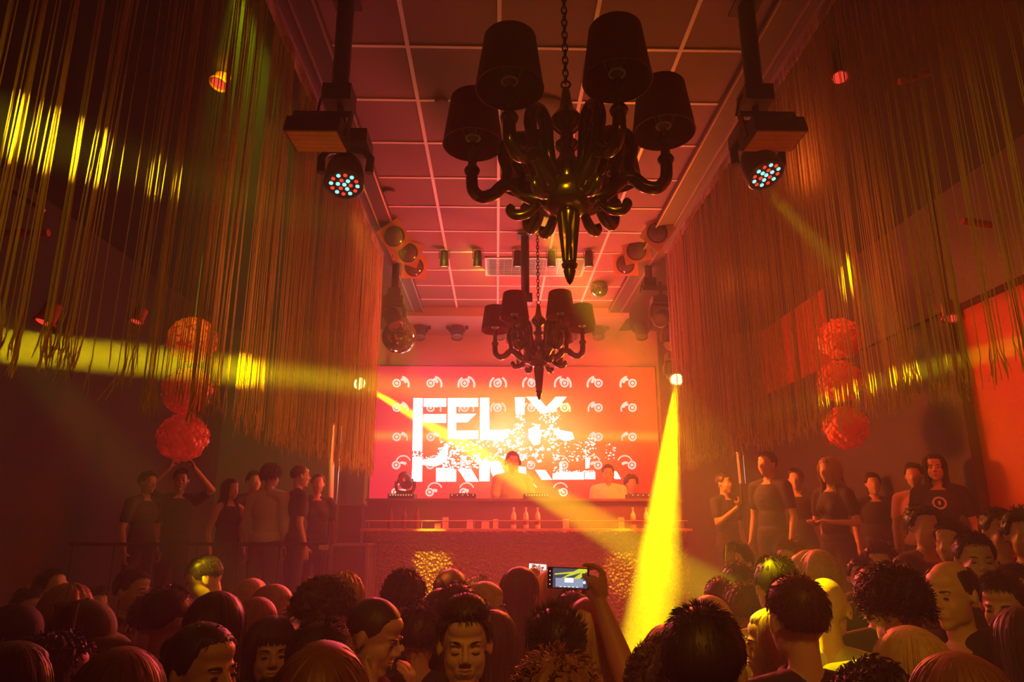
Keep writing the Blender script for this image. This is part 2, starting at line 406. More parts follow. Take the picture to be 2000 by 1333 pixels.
ch1['label'] = 'large dark brass six-arm chandelier with dark red shades, nearest below the ceiling'
ch1.rotation_euler.x = math.radians(-3); bpy.context.view_layer.update(); p = ch1.matrix_world @ Vector((0, 0, .985))
chain(Vector((p.x, p.y, CEIL - .003)), p, 'dark chain holding up the nearest, largest chandelier')
ch2 = copy_tree(ch1)
p = at(1053, 782, 6.3); ch2.location = p; ch2.rotation_euler.z = math.radians(-5); ch2.scale = (1, 1, 1)
ch2['label'] = 'smaller looking six-arm chandelier farther back, its tip in front of the lit screen'
chain(Vector((p.x, p.y, CEIL - .003)), Vector((p.x, p.y, p.z + .98)), 'chain holding up the farther chandelier in front of the screen')

# ------------------------------------------------------------------ moving heads
def mh_meshes():
    base = MB().box((0, 0, .235), (.26, .2, .09)).box((0, 0, .285), (.18, .14, .02)).mesh('base', M['black'])
    yoke = MB().tube([(-.145, 0, .01), (-.15, 0, .1), (-.12, 0, .17), (0, 0, .19), (.12, 0, .17), (.15, 0, .1), (.145, 0, .01)], [.028, .03, .03, .03, .03, .03, .028], 10).mesh('yoke', M['black'])
    head = MB().lathe([(.03, .15), (.08, .14), (.105, .09), (.11, 0), (.1, -.08), (.09, -.13), (.094, -.145), (.08, -.15), (.078, -.13)], 28).ball((-.115, 0, 0), (.02, .04, .04)).ball((.115, 0, 0), (.02, .04, .04)).mesh('head', M['black'])
    lens = MB().lathe([(.001, -.128), (.04, -.134), (.072, -.13)], 24)
    return base, yoke, head, lens
MHB, MHY, MHH, MHL = mh_meshes()
CLAMP = [MB().tube([(0, 0, .28), (0, 0, .28 + q)], .022, 10).box((0, 0, .30), (.1, .06, .05)).mesh('clamp', M['darkmetal']) for q in (.1, .22, .85)]
LENS_ON = MHL.mesh('lens', M['lens_y']); LENS_OFF = MHL.mesh('lens', M['glass'])
def moving_head(loc, aim, label, on=False, group='moving head lamps', sc=1.0, flip=False, m=None):
    loc = Vector(loc); t = empty('moving_head_lamp', loc, label, 'stage lamp', group); t.scale = (sc,) * 3
    if flip: t.rotation_euler = (math.pi, 0, 0)
    obj('base', MHB, t); obj('yoke', MHY, t)
    if not flip: obj('clamp', CLAMP[2 if 8.7 < loc.y < 9 else 1 if loc.y < 7.9 else 0], t)
    h = obj('head', MHH, t)
    d = (Vector(aim) - loc).normalized()
    if flip: d = Matrix.Rotation(-math.pi, 3, 'X') @ d
    h.rotation_mode = 'QUATERNION'; h.rotation_quaternion = (-d).to_track_quat('Z', 'Y')
    obj('lens', LENS_ON if on else LENS_OFF, h)
    return t
moving_head(LAMP1 - (AIM1 - LAMP1).normalized() * .14, AIM1, 'lit yellow moving head left of the screen, beam crossing in front of the stage', True)
moving_head(LAMP2 - (AIM2 - LAMP2).normalized() * .14, AIM2, 'lit yellow moving head right of the screen, beam pointing down at the crowd', True)
# row of unlit heads on the wall over the screen
names = ['first from left', 'second from left', 'third from left', 'third from right', 'second from right', 'rightmost']
bar = MB().tube([at(745, 600, 10.35), at(1300, 600, 10.35)], .025, 10).build('lamp_bar', M['rail']); tag(bar, 'horizontal metal bar above the screen carrying unlit stage lamps', 'bar')
for i, px in enumerate((820, 893, 976, 1115, 1168, 1252)):
    p = at(px, 645, 10.3)
    moving_head(p, p + Vector((0, -.4, -1)), 'unlit moving head hanging over the screen, %s of that row' % names[i], m=1)
for px, py, Y, lab, aim in ((768, 622, 7.66, 'unlit moving head above the large mirror ball', (.4, -.5, -1)), (1293, 622, 7.68, 'unlit moving head at the foot of the right ceiling pole', (-.5, -1, -.6)),
                       (1312, 668, 8.8, 'unlit moving head just above the lit lamp right of the screen', (-.6, -.6, -.8))):
    p = at(px, py, Y); moving_head(p, p + Vector(aim), lab, sc=.9)
for L0, lab in ((LAMP1, 'dark pole holding the lit yellow lamp left of the screen'), (LAMP2, 'dark pole holding the lit yellow lamp right of the screen')):
    tag(MB().tube([(L0.x, L0.y + .12, L0.z + .36), (L0.x, L0.y + .12, CEIL)], .03, 10).build('ceiling_pole', M['black']), lab, 'pole', 'black ceiling poles')
_b = at(1000, 978, 8.35).z + .027 + .24
p = at(791, 962, 9.12); p.z = _b; moving_head(p, p + Vector((-.3, .8, .5)), 'dark moving head standing on the left end of the DJ desk', flip=True, sc=.8)

# ------------------------------------------------------------------ ceiling poles with strobe and LED washer
def pole(px, py, Y, w_, label, ptop=None):
    b = at(px, py, Y); m = MB().tube([(b.x, b.y, b.z), (b.x, b.y, CEIL - .03)], w_, 12).box((b.x, b.y, b.z + .04), (w_ * 3.2, w_ * 3, .1)).box((b.x, b.y, CEIL - .04), (.16, .16, .02))
    m.tube([(b.x - w_, b.y, b.z + .1), (b.x - w_ - .05, b.y - .02, b.z + .02), (b.x - w_ - .07, b.y, b.z - .08)], .008, 6)
    o = m.build('ceiling_pole', M['black']); tag(o, label, 'pole', 'black ceiling poles'); return b
for sx, pc, sc_, wc, lab in ((-1, (662, 205, 3.42), (622, 262, 3.3), (674, 338, 3.45), 'left'), (1, (1476, 205, 3.42), (1508, 262, 3.3), (1482, 322, 3.45), 'right')):
    b = pole(*pc, .05, 'thick black %s ceiling pole holding a strobe box and LED washer' % ('left-hand' if sx < 0 else 'right-hand'))
    # strobe box
    c = at(*sc_); s = empty('strobe_light', c, 'black box strobe with amber ribbed panel hanging on the %s pole' % lab, 'strobe light', 'box strobes on the ceiling poles')
    s.scale = (.9,) * 3; s.rotation_euler = (math.radians(-8), math.radians(-5 * sx), math.radians(8 * sx))
    MB().box((0, 0, 0), (.34, .2, .1)).box((0, 0, .055), (.30, .16, .02)).build('housing', M['black'], s, smooth=False)
    d = MB()
    for k in range(5): d.box((0, -.075 + .0375 * k, -.053), (.31, .034, .012))
    d.build('diffuser', M['amber'], s, smooth=False)
    MB().box((-.178, 0, .06), (.012, .04, .17)).box((.178, 0, .06), (.012, .04, .17)).box((0, 0, .15), (.368, .04, .012)).build('bracket', M['black'], s, smooth=False)
    # LED washer
    c = at(*wc); t = empty('led_washer', c, 'moving LED washer with cyan and red diodes lit under the %s strobe box' % lab, 'stage lamp', 'LED washers under the ceiling poles')
    MB().box((0, 0, .185), (.26, .2, .08)).build('base', M['black'], t, smooth=False)
    MB().tube([(-.135, 0, 0), (-.14, 0, .09), (-.1, 0, .14), (0, 0, .15), (.1, 0, .14), (.14, 0, .09), (.135, 0, 0)], .024, 10).build('yoke', M['black'], t)
    h = MB().lathe([(.02, .1), (.07, .095), (.095, .05), (.108, -.02), (.112, -.09), (.104, -.1), (.1, -.092), (.0, -.09)], 32).build('head', M['black'], t)
    d = Vector((.08, -.30, -.93)).normalized() if sx < 0 else Vector((.24, -.34, -.88)).normalized()
    t.scale = (.98,) * 3
    h.rotation_mode = 'QUATERNION'; h.rotation_quaternion = (-d).to_track_quat('Z', 'Y')
    q = b - c; MB().tube([(0, 0, .2), (q.x * .5, q.y * .5, q.z * .55 + .08), (q.x, q.y, q.z + .03)], .02, 8).build('clamp', M['darkmetal'], t)
    lm = {k: MB().lathe([(.011, -.09), (.011, -.096), (.0, -.098)], 14).mesh('diode', M['led_' + k]) for k in 'cr'}
    n = 0
    for ring, cnt in ((0, 1), (.035, 6), (.072, 12)):
        for q in range(cnt):
            an = 2 * math.pi * q / cnt; obj('diode', lm['c' if (q % 2 == 0) else 'r'], h, (ring * math.cos(an), ring * math.sin(an), 0)); n += 1
    LW = c
pole(1026, 592, 6.9, .045, 'slim dark pole hanging from the ceiling behind the nearest chandelier')
pole(771, 580, 7.7, .045, 'dark ceiling pole at far left above the mirror ball')
_p = pole(1268, 560, 7.7, .045, 'dark ceiling pole at far right beside the square stage lights')
tag(MB().box((_p.x + .12, _p.y, _p.z - .03), (.42, .08, .06)).build('crossbar', M['black']), 'short black crossbar at the foot of the far right ceiling pole', 'bar')
# square stage lights with a round lens
def square_light(px, py, Y, rot, label):
    t = empty('square_stage_light', at(px, py, Y), label, 'stage light', 'square stage lights', rot)
    MB().box((0, 0, 0), (.30, .02, .27)).box((0, .07, 0), (.2, .13, .2)).build('housing', M['amber'], t, smooth=False)
    R = Matrix.Rotation(math.pi / 2, 3, 'X')
    MB().torus((0, -.014, 0), .1, .012, R, n=28).build('lens_ring', M['darkmetal'], t)
    MB().lathe([(.0, .035), (.06, .028), (.098, .008)], 28, (0, -.01, 0), R).build('lens', M['glass'], t)
for a in ((797, 494, 7.2, (.5, .15, .5), 'square amber stage light with round lens, upper one near the left channel'),
          (809, 522, 7.5, (.5, -.1, .4), 'square amber stage light with round lens, lower one near the left channel'),
          (1243, 490, 7.2, (.5, -.1, -.4), 'square amber stage light with round lens, upper one beside the right pole'),
          (1222, 517, 7.5, (.5, .15, -.5), 'square amber stage light with round lens, lower one beside the right pole'),
          (770, 462, 6.6, (.7, .6, 1.0), 'square stage light turned sideways at the left ceiling edge'),
          (1284, 455, 6.6, (.7, -.6, -1.0), 'square stage light turned sideways at the right ceiling edge')):
    square_light(*a)
# track spotlights
tr = at(1010, 492, 7.37)
for i, (px, nm) in enumerate(((868, 'leftmost'), (933, 'second from left'), (1011, 'middle'), (1077, 'second from right'), (1150, 'rightmost'))):
    p = at(px, 508, 7.37); t = empty('ceiling_spotlight', p, 'small black ceiling spotlight glowing warm, %s of a row of five' % nm, 'spotlight', 'row of small ceiling spotlights')
    R = Matrix.Rotation(math.radians(12), 3, 'X')
    MB().lathe([(.03, .11), (.045, .1), (.048, .02), (.052, -.07), (.048, -.08), (.044, -.07)], 20, (0, 0, 0), R).build('housing', M['black'], t)
    MB().lathe([(.044, -.074), (.0, -.078)], 20, (0, 0, 0), R).build('lens', M['warm'], t)
    zc = CEIL - p.z
    MB().tube([(-.058, 0, 0), (-.06, 0, .12), (0, 0, .15), (.06, 0, .12), (.058, 0, 0)], .006, 6).tube([(0, 0, .15), (0, 0, zc)], .008, 8).build('bracket', M['chrome'], t)
# ceiling vent and round ceiling fittings
v = empty('ceiling_vent', at(1045, 512, 7.9), 'slatted ventilation grille set in the ceiling behind the small spotlights', 'vent')
v.location.z = CEIL - .012
MB().box((0, -.3, 0), (1.2, .03, .02)).box((0, .3, 0), (1.2, .03, .02)).box((-.6, 0, 0), (.03, .63, .02)).box((.6, 0, 0), (.03, .63, .02)).build('frame', M['grid'], v, smooth=False)
sl = MB()
for k in range(14): sl.box((0, -.27 + .0415 * k, 0), (1.18, .010, .012))
for k in range(13): sl.box((-.57 + .095 * k, 0, .002), (.006, .58, .008))
MB().box((0, 0, .009), (1.18, .6, .004)).build('backing', M['black'], v, smooth=False)
sl.build('slats', M['rail'], v, smooth=False)
for px, py, r_, lab in ((1042, 372, .17, 'round white ceiling fitting seen between the arms of the nearest chandelier'), (1053, 222, .24, 'large round ceiling fitting directly behind the nearest chandelier'), (862, 195, .05, 'small smoke detector on a ceiling grid line left of the chandelier'), (760, 372, .06, 'small round ceiling fitting beside the left channel')):
    d = MC @ Vector(((px - 1000) / F, (666.5 - py) / F, -1.0)); p = CAM + d * ((CEIL - CAM.z) / d.z)
    o = MB().lathe([(r_ * .6, -.035), (r_ * .9, -.03), (r_, -.015), (r_, 0)], 32).build('ceiling_fitting', M['grid'] if r_ < .2 and r_ > .1 else M['tile'], loc=(p.x, p.y, CEIL - .001)); tag(o, lab, 'ceiling fitting')
# mirror balls
def mirror_ball(px, py, Y, r, label):
    c = at(px, py, Y); t = empty('mirror_ball', c, label, 'mirror ball', 'mirror balls'); m = MB(); rows = 22
    rnd = random.Random(5)
    for i in range(rows):
        th = math.pi * (i + .5) / rows; n = max(4, int(2 * rows * math.sin(th)))
        for j in range(n):
            an = 2 * math.pi * (j + .5 * (i % 2)) / n; nrm = Vector((math.sin(th) * math.cos(an), math.sin(th) * math.sin(an), math.cos(th)))
            R = rotm((nrm + Vector((rnd.gauss(0, .02), rnd.gauss(0, .02), rnd.gauss(0, .02)))).normalized())
            m.box(nrm * r, (math.pi * r / rows * .9, math.pi * r / rows * .9, .006), R)
    m.build('mirror_tiles', M['mirror'], t, smooth=False)
    MB().ball((0, 0, 0), r * .985, 24, 16).build('core', M['darkmetal'], t)
    MB().lathe([(.03, r - .01), (.03, r + .03), (.008, r + .04), (.005, r + .06), (.005, CEIL - c.z)], 12).build('hanger', M['chrome'], t)
mirror_ball(780, 658, 8.0, .205, 'large mirror ball hanging upper left of the screen')
mirror_ball(1170, 564, 8.5, .115, 'small mirror ball hanging near the ceiling right of the farther chandelier')

# ------------------------------------------------------------------ red shell ball lamps in the aisles
def shell_ball_mesh(seed, r=.245):
    m = MB(); rnd = random.Random(seed); n = 230
    m.ball((0, 0, 0), r * .8, 24, 16)
    for i in range(n):
        z = 1 - 2 * (i + .5) / n; a = i * 2.39996; q = math.sqrt(1 - z * z); nrm = Vector((q * math.cos(a), q * math.sin(a), z))
        R = rotm((nrm + Vector((rnd.gauss(0, .35), rnd.gauss(0, .35), rnd.gauss(0, .25)))).normalized())
        m.lathe([(.0, -.004), (.03, -.002), (.034, .003), (.03, .006), (.0, .009)], 10, nrm * r * rnd.uniform(.93, 1.04), R)
    return m.mesh('shells', M['shell'])
SB = [shell_ball_mesh(1), shell_ball_mesh(2), shell_ball_mesh(3)]
for side, pts, X in (('left', ((376, 665), (366, 764), (357, 855)), -3.2), ('right', ((1640, 662), (1640, 745), (1652, 835)), 3.35)):
    Y = 6.9
    for i, (px, py) in enumerate(pts):
        t = empty('shell_ball_lamp', at(px, py, Y), 'red glowing ball lamp of round discs, %s of the %s-hand column' % (('top', 'middle', 'bottom')[i], side), 'hanging lamp', 'red ball lamps hanging in columns')
        s_ = .93 if side == 'left' else .84
        t.scale = (s_,) * 3; t.rotation_euler.z = i
        obj('shells', SB[i], t); MB().tube([(0, 0, .2), (0, 0, .27 if i else (CEIL - t.location.z) / s_)], .006, 6).build('hanging_cord', M['darkmetal'], t)

# aisle ceiling fittings glimpsed through the strings
def aisle_spot(px, py, Y, label):
    p = at(px, py, Y); t = empty('track_spotlight', p, label, 'spotlight', 'spotlights over the side aisles')
    R = Euler((math.radians(-15), math.radians(10), 0)).to_matrix()
    MB().lathe([(.02, .12), (.05, .11), (.055, 0), (.07, -.02), (.065, -.03), (.05, -.02)], 20, (0, 0, 0), R).build('housing', M['redwall'], t)
    MB().lathe([(.0, -.022), (.05, -.02)], 20, (0, 0, 0), R).build('lens', M['led_r'], t)
    MB().tube([(0, 0, .11), (0, 0, CEIL - p.z)], .01, 8).build('stem', M['darkmetal'], t)
for a in ((90, 625, 4.2, 'red-rimmed spotlight over the left aisle, nearest the left edge'), (268, 625, 6, 'small spotlight over the left aisle between two string bunches'), (1858, 618, 4.6, 'red-rimmed spotlight over the right aisle near the red wall'),
          (430, 160, 4.2, 'small spotlight high up behind the left string curtain'), (1640, 148, 4.0, 'small spotlight high up behind the right string curtain')):
    aisle_spot(*a)
for (a, b, Y, lab) in (((0, 455), (95, 455), 4.2, 'short brown bar under the ceiling at the far left edge'), ((1757, 160), (1812, 143), 4, 'short bracket bar high behind the right string curtain'), ((1880, 432), (1935, 440), 4.2, 'dark red flat box under the ceiling behind the right strings'), ((0, 358), (86, 412), 3.6, 'thin pink-lit metal pipe crossing the upper left edge')):
    tag(MB().tube([at(*a, Y), at(*b, Y)], .025 if Y > 3.7 else .012, 8).build('ceiling_bar', M['rail'] if Y < 3.8 else M['redwall']), lab, 'bar')
# silver tube beside the left podium, a thin one on the right
def tube_lamp(px0, py0, px1, py1, Y, r, label):
    a, b = at(px0, py0, Y), at(px1, py1, Y); t = empty('silver_pole', b, label, 'pole')
    MB().tube([(0, 0, 0), a - b], r, 14).build('tube', M['white_tube'], t)
    MB().tube([a - b, (a - b) * 1.02], r * 1.3, 14).build('end_cap', M['chrome'], t)
    MB().tube([(.07, 0, 0), (.07, 0, (a - b).z)], r * .35, 8).build('side_rod', M['chrome'], t)
    MB().tube([(0, 0, 0), (0, 0, 1.0 - b.z)], r * .6, 10).box((0, 0, 1.0 - b.z + .015), (.3, .3, .03)).build('stand', M['black'], t)
tube_lamp(650, 832, 645, 998, 9.1, .035, 'bright silver vertical tube on a stand, left of the DJ booth')
tube_lamp(1440, 885, 1446, 945, 9.1, .016, 'thin glinting vertical tube right of the stage')

# ------------------------------------------------------------------ screen
SY = 10.72
sc_c = at(1004, 846, SY)
tl, brr = at(735, 716, SY), at(1281, 982, SY)
scr = empty('led_screen', (sc_c.x, SY, 1.0), 'large lit red LED screen with white block lettering behind the DJ', 'screen')
L = lambda p: Vector(p) - Vector((sc_c.x, SY, 1.0))
x0, x1, z1, z0 = L(at(734, 716, SY)).x, L(at(1278, 716, SY)).x, L(tl).z, L(at(1000, 985, SY)).z
MB().box(((x0 + x1) / 2, .05, (z0 + z1) / 2), (x1 - x0 + .06, .08, z1 - z0 + .06)).box((x0 + .3, .03, z0 / 2), (.1, .08, z0)).box((x1 - .3, .03, z0 / 2), (.1, .08, z0)).build('screen_frame', M['black'], scr, smooth=False)
SM = bpy.data.materials.new('screen_image'); SM.use_nodes = True; nt = SM.node_tree
nt.nodes.clear(); out = nt.nodes.new('ShaderNodeOutputMaterial'); em = nt.nodes.new('ShaderNodeEmission'); nt.links.new(em.outputs[0], out.inputs[0])
tc = nt.nodes.new('ShaderNodeTexCoord'); sep = nt.nodes.new('ShaderNodeSeparateXYZ'); nt.links.new(tc.outputs['Object'], sep.inputs[0])
def mth(op, a, b=None, c=None):
    n = nt.nodes.new('ShaderNodeMath'); n.operation = op
    for i, q in enumerate((a, b, c)):
        if q is None: continue
        if isinstance(q, (int, float)): n.inputs[i].default_value = q
        else: nt.links.new(q, n.inputs[i])
    return n.outputs[0]
def mixc(f, a, b, blend='MIX'):
    n = nt.nodes.new('ShaderNodeMix'); n.data_type = 'RGBA'; n.blend_type = blend
    if isinstance(f, (int, float)): n.inputs[0].default_value = f
    else: nt.links.new(f, n.inputs[0])
    for i, q in ((6, a), (7, b)):
        if isinstance(q, tuple): n.inputs[i].default_value = (*q, 1)
        else: nt.links.new(q, n.inputs[i])
    return n.outputs[2]
X_, Z_ = sep.outputs[0], sep.outputs[2]
fx = mth('MULTIPLY_ADD', X_, 1 / (x1 - x0), .5)
base = mixc(fx, (.80, .02, .055), (.86, .022, .003))
ns = nt.nodes.new('ShaderNodeTexNoise'); ns.inputs['Scale'].default_value = 2.2; ns.inputs['Detail'].default_value = 6; nt.links.new(tc.outputs['Object'], ns.inputs[0])
ez = L(at(1000, 850, SY)).z
def gauss(cx, cz, sx, sz):
    a = mth('MULTIPLY', mth('SUBTRACT', X_, cx), 1 / sx); b = mth('MULTIPLY', mth('SUBTRACT', Z_, cz), 1 / sz)
    return mth('EXPONENT', mth('MULTIPLY', mth('ADD', mth('MULTIPLY', a, a), mth('MULTIPLY', b, b)), -1.0))
gl = mth('MINIMUM', mth('MULTIPLY', gauss(.1, ez, 1.25, .62), mth('MULTIPLY_ADD', ns.outputs['Fac'], .9, .75)), 1.0)
c1 = mixc(gl, base, (1.05, .50, .05))
st = mth('MULTIPLY', gauss(.1, ez - .02, 2.6, .07), .9)
c2 = mixc(mth('MINIMUM', st, 1.0), c1, (1.2, .55, .04))
g2 = mth('MINIMUM', mth('MULTIPLY', gauss(-.1, ez, .8, .3), mth('MULTIPLY_ADD', ns.outputs['Fac'], 1.6, -.1)), 1.0)
c3 = mixc(g2, c2, (1.6, 1.15, .42))
nt.links.new(c3, em.inputs[0]); em.inputs[1].default_value = 1.0
MB().box(((x0 + x1) / 2, 0, (z0 + z1) / 2), (x1 - x0, .02, z1 - z0)).build('screen_panel', SM, scr, smooth=False)
WH = mat('screen_white', (0, 0, 0), .5, emis=(1, .93, .9), es=3.0)
WP = mat('screen_picture', (0, 0, 0), .5, emis=(1, .74, .62), es=1.1)
def flat(m, poly, y=-.013, th=.004):
    P = [L(at(px, py, SY)) for px, py in poly]; n = len(P)
    vs_ = [(p.x, y, p.z) for p in P] + [(p.x, y + th, p.z) for p in P]
    m.add(vs_, [tuple(range(n)), tuple(reversed(range(n, 2 * n)))] + [(i, i + n, (i + 1) % n + n, (i + 1) % n) for i in range(n)])
def Z(pts): return [(720 + x * .29, 700 + y * .29) for x, y in pts]
let = MB(); rnd = random.Random(11)
polys = [  # FELIX
    [(302, 270), (365, 270), (362, 625), (296, 625)], [(372, 272), (523, 272), (523, 328), (372, 328)], [(370, 378), (523, 378), (523, 436), (370, 436)],
    [(534, 270), (738, 270), (738, 328), (590, 328), (590, 376), (724, 376), (665, 433), (590, 433), (590, 490), (738, 488), (738, 545), (534, 545)],
    [(751, 268), (812, 268), (814, 485), (935, 485), (945, 530), (880, 560), (751, 545)],
    [(985, 265), (1052, 265), (1048, 380), (990, 380)], [(1060, 262), (1140, 262), (1195, 330), (1260, 262), (1332, 262), (1250, 362), (1160, 372)],
    [(1230, 470), (1290, 485), (1370, 500), (1385, 545), (1330, 560), (1275, 540)], [(1075, 480), (1130, 455), (1165, 500), (1150, 580), (1110, 590), (1080, 540)],
    # HARRER
    [(297, 665), (363, 665), (361, 832), (290, 832)], [(455, 740), (525, 740), (525, 832), (455, 832)], [(365, 685), (455, 670), (525, 570), (540, 590), (525, 690), (455, 730), (365, 720)],
    [(528, 740), (590, 750), (590, 832), (528, 832)], [(600, 750), (690, 745), (742, 832), (655, 832), (620, 775)], [(745, 690), (815, 690), (815, 830), (745, 830)],
    [(815, 700), (870, 690), (905, 745), (930, 822), (850, 822), (825, 770)], [(1010, 730), (1060, 735), (1062, 822), (1012, 822)],
    [(1120, 752), (1190, 755), (1235, 820), (1165, 820)], [(1238, 782), (1285, 770), (1285, 715), (1300, 715), (1305, 765), (1450, 768), (1450, 818), (1238, 818)],
    [(1456, 770), (1525, 768), (1525, 816), (1456, 816)], [(1640, 755), (1670, 765), (1698, 814), (1655, 814)], [(1460, 680), (1490, 670), (1485, 740), (1460, 745)]]
for p_ in polys: flat(let, Z(p_))
def frag(cx, cy, s):
    k = rnd.choice((3, 4, 5)); a0 = rnd.uniform(0, 6)
    flat(let, Z([(cx + s * math.cos(a0 + 6.283 * i / k) * rnd.uniform(.7, 1.3), cy - s * math.sin(a0 + 6.283 * i / k) * rnd.uniform(.4, 1.1)) for i in range(k)]), y=-.012)
for (ax, ay, bx, by, n, s) in ((298, 625, 365, 668, 26, 8), (370, 660, 540, 730, 60, 11), (460, 560, 760, 700, 100, 14), (500, 700, 730, 745, 50, 9), (760, 480, 1060, 600, 60, 17), (985, 380, 1055, 530, 50, 8),
                            (1100, 440, 1280, 620, 60, 12), (820, 600, 1180, 700, 80, 12), (1150, 350, 1290, 420, 50, 8), (1180, 400, 1260, 520, 36, 9), (1240, 560, 1450, 700, 70, 7), (1450, 540, 1530, 680, 46, 9), (1240, 640, 1300, 780, 34, 8), (1590, 570, 1660, 680, 30, 6), (1300, 755, 1520, 775, 40, 6), (560, 660, 900, 740, 60, 11)):
    for _ in range(n): frag(rnd.uniform(ax, bx), rnd.uniform(ay, by), s * rnd.uniform(.3, 1))
let.build('lettering', WH, scr, smooth=False)
pic = MB()
def ringp(cx, cy, r0_, r1_, a0=0, a1=360, sx=1, k=20):
    o_ = []; 
    for i in range(k):
        A, B = math.radians(a0 + (a1 - a0) * i / k), math.radians(a0 + (a1 - a0) * (i + 1) / k)
        flat(pic, [(cx + sx * r1_ * math.cos(A), cy - r1_ * math.sin(A)), (cx + sx * r1_ * math.cos(B), cy - r1_ * math.sin(B)), (cx + sx * r0_ * math.cos(B), cy - r0_ * math.sin(B)), (cx + sx * r0_ * math.cos(A), cy - r0_ * math.sin(A))], y=-.011, th=.0006)
def disc(cx, cy, r, k=14, sq=1): flat(pic, [(cx + r * math.cos(6.283 * i / k), cy - sq * r * math.sin(6.283 * i / k)) for i in range(k)], y=-.0115, th=.001)
for r_ in range(6):
    for c_ in range(8):
        px = (783, 847, 911, 973, 1037, 1099, 1163, 1227)[c_] + (0, 0, 0, -1, -2, -3)[r_]; py = (749, 797, 854, 909, 962, 1010)[r_]
        if r_ == 5 or (r_ == 4 and c_ in (3, 6, 7)): continue
        d = (c_ - 3.5) / 3.5; hx = px + d * 8
        ringp(hx, py, 5.2, 8.4); disc(hx, py, 3.2)
        disc(px - d * 4, py - 7 + r_ * .8, 4.5, sq=.6); disc(px - d * 9 + (3 if abs(d) < .3 else 0), py - 3, 3.2)
        if r_ < 3:
            if d > -.6: ringp(px, py + 3, 13.5 - r_, 17.5 - 2 * r_, 100 if d > .3 else 120, 200, k=10)
            if d < .6: ringp(px, py + 3, 13.5 - r_, 17.5 - 2 * r_, 80 if d < -.3 else 60, -20, k=10)
        else: ringp(px - d * 6, py - 4, 13, 15.5, 20, 160, k=10)
pic.build('lamp_pictures', WP, scr, smooth=False)

# ------------------------------------------------------------------ DJ booth, bar shelf, bottles
BY = 8.35
bl, br_ = at(712, 980, BY).x, at(1340, 980, BY).x
top_z = at(1000, 978, BY).z; sh_z = at(1000, 1033, BY).z
bo = empty('dj_booth', ((bl + br_) / 2, BY, 0), 'wide DJ booth with hammered gold front panels below the screen', 'DJ booth')
cx = (bl + br_) / 2; W = br_ - bl
def bp_(mb, nm, m): return mb.build(nm, m, bo, (-cx, -BY, 0), smooth=False)
bp_(MB().box((cx, BY + .22, (sh_z) / 2), (W, .36, sh_z)), 'body', M['booth'])
bp_(MB().box((cx, BY + .32, (top_z + sh_z) / 2), (W, .16, top_z - sh_z)), 'upper_panel', M['booth'])
bp_(MB().box((cx, BY + .50, top_z + .012), (W + .05, .62, .03)), 'desk_top', M['booth'])
zs = at(1000, 1060, BY).z
nP = 5
for k in range(nP):
    wP = W / nP
    bp_(MB().box((bl + wP * (k + .5), BY + .03, zs / 2 + .1), (wP - .006, .02, zs - .21)), 'front_panel', M['gold'])
    bp_(MB().box((bl + wP * (k + .5), BY + .03, (zs + sh_z) / 2), (wP - .006, .02, sh_z - zs - .015)), 'front_panel', M['gold'])
sh = empty('bottle_shelf', (cx, BY - .1, sh_z), 'long narrow wooden bottle shelf with rail along the booth front', 'shelf')
MB().box((0, 0, -.012), (W, .2, .024)).build('board', M['shelf'], sh, smooth=False)
zr = at(1000, 1018, BY - .15).z - sh_z
MB().tube([(-W / 2 + .05, -.09, zr), (W / 2 - .05, -.09, zr)], .006, 8).build('rail', M['shelf'], sh)
for k in range(7): MB().tube([(-W / 2 + .1 + (W - .2) * k / 6, -.09, 0), (-W / 2 + .1 + (W - .2) * k / 6, -.09, zr)], .004, 6).build('rail_post', M['shelf'], sh)
def gm(name, col, rough=.1, e=None, es=0):
    m = mat(name, col, rough, spec=.8); 
    return m
M['clearglass'] = mat('pale_bottle_glass', (.8, .75, .5), .12); M['label'] = mat('dark_red_label', (.25, .04, .03), .5); M['darkglass'] = mat('dark_bottle_glass', (.16, .05, .08), .08)
M['paleblock'] = mat('pale_card', (.75, .6, .4), .5)
def bottle_tree(dark):
    t = empty('bottle', (0, 0, 0), 'x', 'bottle', 'bottles on the booth shelf')
    h = 1.0
    MB().lathe([(.034, 0), (.037, .01), (.037, .15), (.03, .185), (.014, .205), (.013, .24), (.015, .242), (.015, .25), (.0, .25)], 20).build('glass', M['darkglass' if dark else 'clearglass'], t)
    MB().lathe([(.016, .24), (.016, .262), (.0, .263)], 16).build('cap', M['black' if dark else 'collar'], t)
    if not dark: MB().lathe([(.0378, .05), (.0378, .11)], 20).build('label_band', M['label'], t)
    return t
protoL, protoD = bottle_tree(False), bottle_tree(True); used = {}
for px, dark, lab in ((763, 1, 'dark bottle on the shelf, leftmost of three dark ones'), (790, 1, 'dark bottle on the shelf, middle of three dark ones'), (815, 1, 'dark bottle on the shelf, rightmost of three dark ones'),
                     (1003, 0, 'pale bottle with dark label below the DJ, leftmost of three'), (1027, 0, 'pale bottle with dark label below the DJ, middle of three'), (1050, 0, 'pale bottle with dark label below the DJ, rightmost of three'),
                     (1236, 0, 'pale bottle with dark label at shelf right, left of a pair'), (1262, 0, 'pale bottle with dark label at shelf right, inside the yellow beam')):
    pr = protoD if dark else protoL
    o = copy_tree(pr) if used.get(dark) else pr; used[dark] = 1
    p = at(px, 1033, BY - .06); o.location = (p.x, BY - .1, sh_z); o['label'] = lab; o.scale = (.85, .85, .93)
